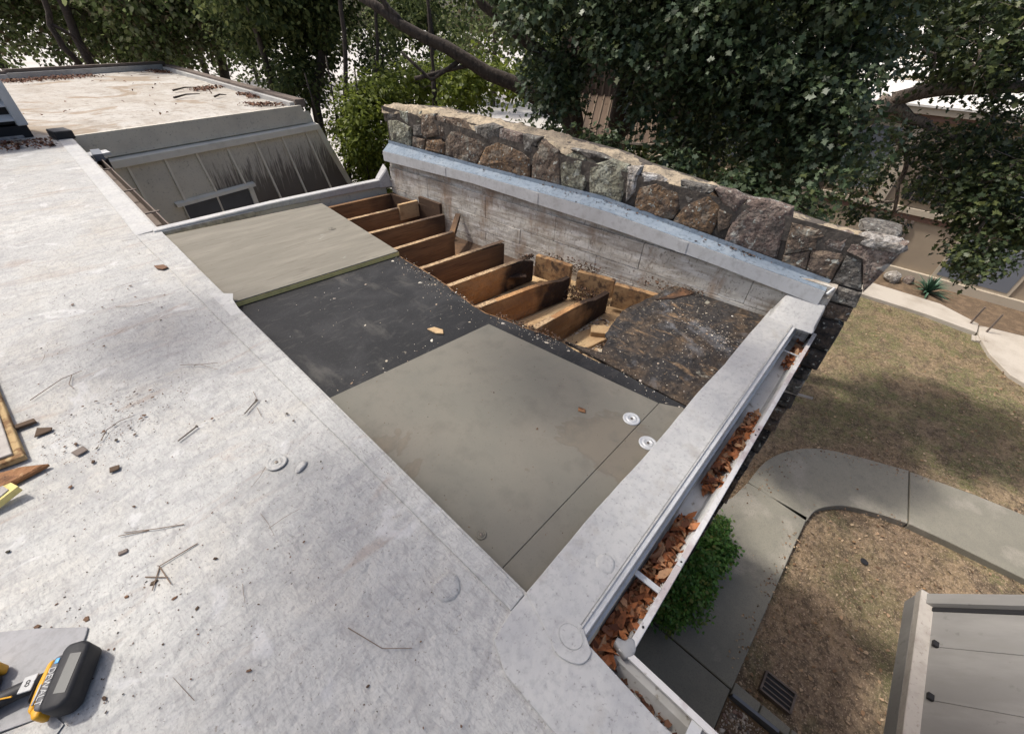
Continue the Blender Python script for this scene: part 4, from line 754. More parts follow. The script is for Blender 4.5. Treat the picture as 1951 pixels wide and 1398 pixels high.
nail((.215,1.785), (.145,1.735), 'dark nail lying beside crossed pine needles near the bay edge')
def twig(segs, rad, label, m='twig'):
    b = MB()
    for s in segs: b.tube([(x, y, .004+.004*(i % 2)) for i, (x, y) in enumerate(s)], [rad*(1-.5*i/len(s)) for i in range(len(s))], 5)
    tag(b.build('twig', m), label, 'twig')
twig([[(-.21,1.33),(-.28,1.375),(-.36,1.44)], [(-.30,1.39),(-.375,1.435)]], .0018, 'thin forked twig nearly level, the upper of the two near the drill')
twig([[(-.20,1.22),(-.31,1.22)], [(-.31,1.22),(-.345,1.15)], [(-.31,1.22),(-.30,1.13)], [(-.35,1.215),(-.30,1.16)]], .002, 'dark twig splitting into three prongs, the lower of the two near the drill')
twig([[(-.33,1.99),(-.30,2.04),(-.25,2.07),(-.20,2.06)]], .0018, 'long curved grey stem arching right of the square scrap')
twig([[(-.50,2.50),(-.38,2.58),(-.30,2.60)], [(-.34,2.595),(-.36,2.51),(-.35,2.46)]], .0018, 'pale forked twig above the loose board corner')
twig([[(.05,2.32),(.12,2.25),(.17,2.15)], [(.10,2.27),(.19,2.20)]], .0015, 'pair of crossed brown pine needles midway up the roof')
twig([[(.23,1.86),(.22,1.78),(.16,1.73)], [(.20,1.74),(.19,1.66)]], .0013, 'fine pine needles crossing the nail by the bay edge')
twig([[(.02,.62),(.06,.50),(.12,.44)]], .0015, 'thin curved needle on the membrane near the bottom of the picture')
twig([[(-.05,3.2),(.03,3.12),(.12,3.11)]], .0016, 'short straw-like stem left of the streaky board')
# fine needles as stuff
b = MB()
for _ in range(34):
    x, y = random.uniform(-1.2,.35), random.uniform(.5,6.5); a = random.uniform(0,6.28); l = random.uniform(.02,.07); c = random.uniform(-.3,.3)
    b.tube([(x,y,.003), (x+l*math.cos(a), y+l*math.sin(a), .005), (x+l*math.cos(a)+l*math.cos(a+c), y+l*math.sin(a)+l*math.sin(a+c), .003)], [.0009,.0008,.0005], 3)
stuff(b.build('pine_needles', 'twig'), 'fine pine needles strewn over the main roof', 'pine needles')

# loose board offcuts by the left edge
lb = thing('loose_board', 'dirty grey board offcut with a broken tan edge at the left picture edge', 'board', (-.65, 2.4, 0))
MB().prism([(-1.3,3.0),(-.615,2.90),(-.572,2.10),(-1.3,2.19)], .030, .040).build('facer', 'coping_pale', lb, bevel=.002)
MB().prism([(-1.3,2.99),(-.60,2.89),(-.545,2.07),(-.70,2.09),(-1.3,2.16)], .004, .0295).build('foam_core', 'foam_dirty', lb, bevel=.003)
piece([(-1.3,1.985),(-.80,2.035),(-.64,2.045),(-.56,2.02),(-.485,1.965),(-.60,1.945),(-.72,1.935),(-1.3,1.90)], .003, .022, 'wood_rot_orange', 'rotten_wood', 'rotten splintered length of wood below the loose grey board', 'rotten wood', .006)
fb = thing('foam_offcut', 'offcut of board with yellow foam edge tilted on the roof at the left edge', 'foam offcut', (-.62, 1.88, 0))
MB().add([(-1.2,1.80,.0),(-.66,1.845,.005),(-.565,1.865,.03),(-.58,1.90,.035),(-1.2,1.93,.01),(-1.2,1.80,.022),(-.66,1.845,.030),(-.565,1.865,.055),(-.58,1.90,.058),(-1.2,1.93,.035)],
         [(4,3,2,1,0),(5,6,7,8,9),(0,1,6,5),(1,2,7,6),(2,3,8,7),(3,4,9,8),(4,0,5,9)]).build('foam_core', 'foam', fb)
MB().add([(-1.2,1.805,.0225),(-.66,1.85,.0305),(-.59,1.872,.050),(-.60,1.90,.055),(-1.2,1.93,.0355),(-1.2,1.805,.027),(-.66,1.85,.035),(-.59,1.872,.0545),(-.60,1.90,.0595),(-1.2,1.93,.040)],
         [(4,3,2,1,0),(5,6,7,8,9),(0,1,6,5),(1,2,7,6),(2,3,8,7),(3,4,9,8),(4,0,5,9)]).build('facer', 'coping_pale', fb)
# membrane scrap under the drill
k = [(-1.0,1.55),(-.67,1.325),(-.6,1.265),(-.50,1.165),(-.507,1.145),(-.53,1.10),(-.60,.985),(-.70,1.035),(-1.0,1.25)]
o = MB().prism(k, .0035, .0075).build('membrane_scrap', 'membrane_grey', bevel=.0015); tag(o, 'cut piece of pale roofing membrane lying under the drill', 'membrane scrap')
o = MB().prism([(-1.0,1.2),(-.70,1.03),(-.60,.985),(-.585,.94),(-.70,.85),(-1.0,.9)], .0028, .0034).build('membrane_scrap', 'membrane'); tag(o, 'second membrane piece below the drill in the bottom left corner', 'membrane scrap')

# ================================================================== CORDLESS DRILL (lying on its side)
dr = thing('cordless_drill', 'black and yellow cordless drill lying on the membrane scrap', 'drill', (-.61, 1.04, .008))
U = np.array([-.88, .475]); Vv = np.array([-.475, -.88]); O = np.array([-.553, 1.025])
def DP(a, b_, z): q = O + U*a + Vv*b_; return (float(q[0]), float(q[1]), .0085+z)
def dprism(poly, z0, z1, name, m, parent=dr, bevel=.004, smooth=True, label=None):   # polygon in (a,b)
    n = len(poly); b = MB(); P = [DP(x, y, 0)[:2] for x, y in poly]; return MB().prism(P, .0085+z0, .0085+z1).build(name, m, parent, bevel=bevel, smooth=smooth)
# battery: long axis along b, height along z (76 mm), thickness along a
bat = dprism([(-.048,-.066),(-.030,-.080),(.004,-.080),(.012,-.066),(.012,.060),(.004,.076),(-.032,.076),(-.048,.060)], .0, .066, 'battery', 'rubber', bevel=.009)
dprism([(-.038,-.045),(-.012,-.050),(-.010,.040),(-.036,.045)], .0662, .0672, 'label', 'tool_label', bat, 0, False)
dprism([(.0125,-.062),(.030,-.058),(.034,-.02),(.034,.03),(.030,.060),(.0125,.066)], .004, .056, 'battery_shoulder', 'tool_grey', bevel=.006)
dprism([(.0345,-.060),(.047,-.052),(.050,.0),(.047,.055),(.0345,.066)], .002, .050, 'base_shoe', 'tool_yellow', bevel=.006)
dprism([(.0505,-.035),(.062,-.030),(.062,.030),(.0505,.036)], .006, .044, 'base_top', 'rubber', bevel=.006)
dprism([(.014,.050),(.030,.046),(.040,.058),(.030,.078),(.016,.078)], .006, .050, 'base_toe', 'tool_yellow', bevel=.006)
dprism([(.016,-.052),(.024,-.052),(.024,-.040),(.016,-.040)], .0562, .0572, 'button', 'tool_blue', bevel=.001)
dprism([(.037,.000),(.041,.000),(.041,.045),(.037,.045)], .0502, .0512, 'release_slot', 'tool_white', bevel=.0)
hp = [DP(.05,-.018,.026), DP(.10,-.012,.027), DP(.15,.0,.027), DP(.19,.012,.028)]
hd = MB().tube(hp, [.021,.0185,.019,.024], 12).build('handle', 'rubber', dr, smooth=True)
dprism([(.060,-.034),(.088,-.032),(.090,.004),(.062,.004)], .0415, .0465, 'warning_label', 'tool_white', hd, .001, False)
MB().tube([DP(.10,.005,.0435), DP(.13,.002,.0455), DP(.15,.008,.046)], .0022, 5).build('grip_stripe', 'tool_yellow', hd)
dprism([(.17,-.075),(.255,-.070),(.262,.10),(.18,.105),(.165,.05)], .0, .060, 'motor_housing', 'rubber', bevel=.012)
dprism([(.172,-.10),(.25,-.095),(.255,-.076),(.17,-.076)], .002, .056, 'motor_cap', 'tool_yellow', bevel=.006)
dprism([(.165,.035),(.178,.06),(.17,.075),(.150,.06),(.148,.03)], .015, .042, 'trigger', 'rubber', bevel=.004)
MB().tube([DP(.152,.045,.012), DP(.150,.07,.020), DP(.168,.085,.028)], .006, 8).build('trigger_guard', 'tool_yellow', dr, smooth=True)
MB().tube([DP(.218,.106,.030), DP(.218,.135,.030), DP(.218,.165,.030)], [.024,.022,.012], 14).build('chuck', 'steel', dr, smooth=True)
def text(s, size, m, parent, mat4, name):
    cu = bpy.data.curves.new(name, 'FONT'); cu.body = s; cu.size = size; cu.align_x = 'CENTER'; cu.align_y = 'CENTER'; cu.extrude = .0004
    to = bpy.data.objects.new('tmp', cu); C.objects.link(to); bpy.context.view_layer.update()
    me = bpy.data.meshes.new_from_object(to.evaluated_get(bpy.context.evaluated_depsgraph_get())); bpy.data.objects.remove(to)
    me.transform(mat4); me.materials.clear(); me.materials.append(MT[m]); me.name = name
    o = bpy.data.objects.new(name, me); C.objects.link(o); o.parent = parent; off = Vector(parent['_o']); me.transform(Matrix.Translation(-off)); o['_o'] = tuple(off); return o
def frame(c, xdir, ydir):
    x = Vector(xdir).normalized(); z = x.cross(Vector(ydir)).normalized(); y = z.cross(x); M_ = Matrix((x, y, z)).transposed().to_4x4(); M_.translation = Vector(c); return M_
text('DEWALT', .021, 'tool_white', dr, frame(DP(.0235,.010,.0568), (*Vv, 0), (*(-U), 0)), 'lettering')
text('8', .022, 'rubber', hd, frame(DP(.075,-.014,.0469), (*(-U), 0), (*(-Vv), 0)), 'lettering')

# ================================================================== GUTTER LEAVES
def gf(x0, x1): return lambda: (random.uniform(x0, x1), random.uniform(-.005, .075) + (0))
o = dead(1350, mixf([gf(.50,.86), gf(.86,.98), gf(1.0,1.22), gf(1.42,2.05), gf(2.65,3.03)], [5,2.5,2.2,5,1.4]), .056, -.196, 'dead_leaf', outline=np.array([(0,0),(.19,.3),(.15,.7),(0,1),(-.15,.7),(-.19,.3)]), tilt=.8)
me = o.data; co = np.empty(len(me.vertices)*3, np.float32); me.vertices.foreach_get('co', co); co = co.reshape(-1,3); x = co[:,0]
lift = np.where(x < 1.0, .055, np.where(x < 1.25, .03, .04)) * rng.random(len(co)//6).repeat(6); co[:,2] = np.clip(co[:,2] + lift, -.203, -.10); co[:,1] = np.clip(co[:,1], -.022, .074); me.vertices.foreach_set('co', co.ravel()); me.update()
stuff(o, 'curled orange-brown leaves clogging the gutter below the eave coping', 'dry leaves')
o = dead(160, lambda: (random.uniform(.49,.55), random.uniform(-.45,.0)), .028, -.196, 'dead_leaf_brown', tilt=.8); stuff(o, 'dark leaf crumbs in the gutter past the mitred corner', 'dry leaves')

# ================================================================== DRAIN GRATE, KERB STONES, GRAVEL
dg = thing('drain_grate', 'rectangular slotted drain grate set in the lawn beside the path', 'drain grate', (3.08,-1.52,G))
q4 = [(3.16,-1.37),(3.17,-1.69),(3.0,-1.67),(2.97,-1.37)]
MB().box((2.96,-1.68,G+.02), (3.17,-1.39,G+.055)).build('pit', 'dark', dg)
for a, b_ in (((2.95,-1.38),(3.18,-1.38)), ((2.95,-1.69),(3.18,-1.69)), ((2.95,-1.38),(2.95,-1.69)), ((3.18,-1.38),(3.18,-1.69))): MB().beam(a, b_, .02, G, G+.075).build('frame', 'trim_brown', dg)
for k in range(1, 4): MB().beam((2.95+.0575*k,-1.39), (2.95+.0575*k,-1.68), .013, G+.04, G+.066).build('bar', 'trim_brown', dg)
for i, (P, lab) in enumerate([([(2.66,-1.14),(2.80,-1.14),(2.80,-1.42),(2.69,-1.42)], 'first narrow concrete kerb slab, next to the path corner'), ([(2.69,-1.43),(2.80,-1.43),(2.80,-1.72),(2.70,-1.72)], 'second narrow concrete kerb slab, between gravel and drain grate'), ([(2.70,-1.73),(2.80,-1.73),(2.84,-2.3),(2.72,-2.3)], 'last narrow concrete kerb slab at the bottom picture edge')]):
    o = MB().prism(P, G-.05, G+.10+.006*i).build('kerb_slab', 'concrete', bevel=.008); tag(o, lab, 'kerb slab')
o = MB().beam((2.635,-1.15), (2.66,-1.62), .035, G-.05, G+.16).build('metal_edging', 'slate'); tag(o, 'dark metal edging strip between the gravel bed and kerb slabs', 'edging')
chips(2600, lambda: (random.uniform(1.7,2.60), random.uniform(-1.9,-1.15), G+.06), .016, G+.06, 'pebble', 'gravel', 'mixed pale and brown gravel bed beside the footpath', 'gravel', .8)
o = dead(420, mixf([seg((5.3,-.35),(7.2,-.75),.12), seg((7.3,-1.0),(8.0,-2.6),.10), seg((2.9,-1.05),(5.4,-1.12),.06), seg((5.9,-1.25),(6.6,-2.3),.06), lambda: (random.uniform(2.7,7.8), random.uniform(-2.4,-.1))], [3,3,3,2,.8]), .028, G+.115, 'litter'); stuff(o, 'small dry leaves blown along the edges of the footpath', 'dry leaves')
struct(MB().box((1.6,-2.4,G-.05), (2.62,-1.135,G+.06)).build('gravel_bed', 'soil'))
for (x, y, lab) in ((5.57,-2.0,'dark round hole in the bare lawn inside the path bend'),):
    o = MB().lathe([(.05,0),(.035,.004),(.001,.002)], (x, y, G+.02), 12).build('ground_hole', 'dark'); tag(o, lab, 'hole')

# ================================================================== LOWER RIBBED ROOF (bottom right)
sh = thing('lower_roof', 'steep grey ribbed metal roof with pale edge trim in the bottom right corner', 'roof', (2.4,-1.8,G))
k_ = 1.72
def SP(x, t, o=0): # t: distance up the slope in plan towards -Y; o: offset along normal
    n = Vector((0, k_, 1)).normalized(); return (x, -1.42 - t + n.y*o, -1.5 + k_*t + n.z*o)
def sprism(x0, x1, t0, t1, o0, o1): return MB().add([SP(x0,t0,o0),SP(x1,t0,o0),SP(x1,t1,o0),SP(x0,t1,o0),SP(x0,t0,o1),SP(x1,t0,o1),SP(x1,t1,o1),SP(x0,t1,o1)], [(0,1,2,3),(7,6,5,4),(0,4,5,1),(1,5,6,2),(2,6,7,3),(3,7,4,0)])
sprism(-.5,2.84,-.0,1.3,-.02,.0).build('roof_sheet', 'grey_metal', sh)
for x in (2.50, 2.14, 1.80, 1.46, 1.1): sprism(x-.012,x+.012,.03,1.3,.0005,.006).build('rib', 'grey_metal', sh)
for x in (2.50, 2.14, 1.80, 1.46): 
    p = SP(x, .022, .012); MB().box((p[0]-.018,p[1]-.012,p[2]-.01),(p[0]+.018,p[1]+.014,p[2]+.012)).build('rib_clip', 'dark', sh)
MB().box((-.5,-1.435,-1.56),(2.90,-1.352,-1.495)).build('eave_trim', 'coping_pale', sh, bevel=.004)
sprism(2.80,2.885,-.02,1.3,.004,.035).build('rake_trim', 'grey_metal', sh); sprism(2.765,2.795,.0,1.3,.0005,.006).build('rake_gap', 'dark', sh)
MB().box((-.5,-1.42,-1.68),(2.88,-1.354,-1.565)).build('fascia', 'grey_metal', sh)
MB().box((-.5,-4.6,G),(2.6,-3.6,-1.62)).build('wall', 'greige', sh)
MB().box((-.5,-4.0,-1.70),(2.86,-1.44,-1.66)).build('soffit', 'trim_brown', sh)

# ================================================================== NEIGHBOURING BEIGE BUILDING
nb = thing('beige_building', 'beige two-level building with a white roof behind the right-hand oak', 'building', (18, 0, G))
X = 17.4
MB().box((X, -9, G), (X+9, 9, -2.42)).build('lower_wall', 'beige_wall', nb); MB().box((X+.02, -9, -2.419), (X+9, 9, .05)).build('upper_wall', 'beige_wall', nb)
MB().box((X-.10, -9, -2.46), (X+.05, 9, -2.30)).build('floor_band', 'beige_trim', nb); MB().box((X-.04, -9, -2.62), (X-.002, 9, -2.47)).build('band_joint_board', 'rust_trim', nb)  # rust-brown board marks the dark joint below the floor band
MB().box((X-.14, -9, G), (X-.003, 9, G+.30)).build('plinth', 'beige_trim', nb)
MB().box((X-.35, -9.3, .02), (X+.05, 9.3, .17)).build('eave_fascia', 'beige_trim', nb); MB().box((X-.28, -9.2, -.12), (X+.03, 9.2, .018)).build('soffit_trim', 'rust_trim', nb)
MB().add([(X-.4,-9.4,.18),(X+5.2,-9.4,1.95),(X+5.2,9.4,1.95),(X-.4,9.4,.18),(X-.4,-9.4,.23),(X+5.2,-9.4,2.0),(X+5.2,9.4,2.0),(X-.4,9.4,.23)], [(3,2,1,0),(4,5,6,7),(0,1,5,4),(1,2,6,5),(2,3,7,6),(3,0,4,7)]).build('roof', 'roof_white', nb)
for t in (.25, .5, .75): MB().add([(X-.4+5.6*t-.02,-9.4,.235+1.77*t),(X-.4+5.6*t+.05,-9.4,.255+1.77*t),(X-.4+5.6*t+.05,9.4,.255+1.77*t),(X-.4+5.6*t-.02,9.4,.235+1.77*t),(X-.4+5.6*t,-9.4,.30+1.77*t),(X-.4+5.6*t,9.4,.30+1.77*t)], [(0,4,5,3),(4,1,2,5)]).build('roof_ridge_line', 'beige_trim', nb)
def window(y0, y1, z0, z1, trim='beige_trim'):
    f = MB().box((X-.05, y0, z0), (X-.004, y1, z1)).build('window', trim, nb); MB().box((X-.062, y0+.09, z0+.09), (X-.051, y1-.09, z1-.09)).build('pane', 'slate', f)
    MB().box((X-.072, (y0+y1)/2-.02, z0+.09), (X-.063, (y0+y1)/2+.02, z1-.09)).build('mullion', trim, f)
window(.75, 2.5, -2.1, -.28); window(4.2, 5.9, -2.0, -.35); window(-3.6, -2.0, -2.1, -.3); window(-6.5,-4.9,-2.1,-.3)
window(-3.55, -1.78, -4.0, -2.66); window(2.0, 3.6, -3.9, -2.8)
MB().box((X-.12, .34, -2.25), (X-.003, .62, -.125)).build('pilaster', 'beige_trim', nb)
for y in (-.45, -.62): MB().box((X-.10, y, -4.0), (X-.055, y+.07, -2.62)).build('downpipe', 'trim_brown', nb)
MB().box((X-.06, -1.2, -2.1), (X-.003, .0, -1.45)).build('vent', 'dark', nb)
for y in np.linspace(-1.15, -.08, 8): MB().box((X-.08, y, -2.1), (X-.061, y+.03, -1.45)).build('vent_bar', 'trim_brown', nb)
# soil bed and agave, posts of a rail
struct(MB().prism([(16.0,3),(17.35,3),(17.35,-9),(16.2,-9),(15.6,-4.2),(15.32,-3.1),(15.93,-2.2)], G-.1, G+.06).build('planting_bed', 'soil'))
ag = thing('agave', 'spiky blue-green agave in the bed by the beige building', 'plant', (16.5,-1.85,G+.05))
b = MB()
for i in range(60):
    a = random.uniform(0, 6.28); el = random.uniform(.15, 1.35); L = random.uniform(.5, .75); d = Vector((math.cos(a)*math.cos(el), math.sin(a)*math.cos(el), math.sin(el))); sdv = Vector((-math.sin(a), math.cos(a), 0))
    p0 = Vector((16.5,-1.85,G+.1)); p1 = p0 + d*L*.5; p2 = p0 + d*L - Vector((0,0,.12))
    b.add([p0-sdv*.03, p0+sdv*.03, p1+sdv*.028, p2, p1-sdv*.028], [(0,1,2,4),(4,2,3)])
b.build('leaves', 'leaf_agave', ag)
o = rock((16.7,-1.15,G+.14), (.30,.22,.16), 'stone_pink', 50, 'garden_rock', None) if False else None
def frock(c, sz, m, seed, label):
    b = MB(); bm = bmesh.new(); bmesh.ops.create_icosphere(bm, subdivisions=2, radius=1)
    b.add([(c[0]+v.co.x*sz[0]*(1+.3*noise2(v.co.x, v.co.y+v.co.z, 1.5, seed)), c[1]+v.co.y*sz[1]*(1+.3*noise2(v.co.y, v.co.z, 1.5, seed)), c[2]+v.co.z*sz[2]) for v in bm.verts], [tuple(v.index for v in f.verts) for f in bm.faces]); bm.free()
    return tag(b.build('garden_rock', m), label, 'rock')
frock((16.75,-.95,G+.16), (.34,.22,.18), 'stone_pale', 51, 'pale boulder in the bed left of the agave'); frock((16.95,-1.35,G+.12), (.18,.15,.16), 'stone_pink', 52, 'smaller pinkish rock between the pale boulder and the agave')
for i, (x, y, lab) in enumerate([(15.12,-2.88,'thin dark rail post on the far path, left of the three'), (14.95,-3.22,'thin dark rail post on the far path, middle of the three'), (14.3,-4.2,'thin dark rail post on the far path, right of the three')]):
    o = MB().tube([(x,y,G+.08),(x,y,G+.62)], .022, 6).build('rail_post', 'trim_brown'); tag(o, lab, 'post')

# brown ribbed canopy glimpsed through the oak
cn = thing('ribbed_canopy', 'brown ribbed metal canopy half hidden behind the oak beyond the stone wall', 'canopy', (9.6, 5.6, G))
ca = np.array([8.93, 6.43]); cb = np.array([10.0, 4.5]); cdv = (cb-ca)/np.linalg.norm(cb-ca); cnv = np.array([-cdv[1], cdv[0]])
cnv = cnv if cnv[0] > 0 else -cnv
def CP(s, d, z): q = ca + cdv*s + cnv*d; return (float(q[0]), float(q[1]), float(z))
def cbox(s0,s1,d0,d1,z0,z1,dz=0): return MB().add([CP(s0,d0,z0),CP(s1,d0,z0),CP(s1,d1,z0+dz),CP(s0,d1,z0+dz),CP(s0,d0,z1),CP(s1,d0,z1),CP(s1,d1,z1+dz),CP(s0,d1,z1+dz)], [(3,2,1,0),(4,5,6,7),(0,1,5,4),(1,2,6,5),(2,3,7,6),(3,0,4,7)])
cbox(0,2.0,0,1.6,-.56,-.53,.7).build('roof_sheet', 'brown_metal', cn); cbox(0,1.35,-.03,0,-1.1,-.50).build('fascia', 'brown_metal', cn); cbox(-.02,2.0,-.05,-.031,-.56,-.51).build('edge_trim', 'beige_trim', cn)
for k in range(11): cbox(.06+.18*k,.09+.18*k,0,1.6,-.529,-.495,.7).build('rib', 'brown_rib', cn)
cbox(-.6,2.6,1.65,1.7,-.3,1.3).build('wall', 'brown_metal', cn)
for k in range(17): cbox(-.55+.18*k,-.51+.18*k,1.60,1.645,-.3,1.3).build('rib', 'brown_rib', cn)
cbox(0,1.3,.3,1.5,G,-.57).build('shed_wall', 'brown_metal', cn)
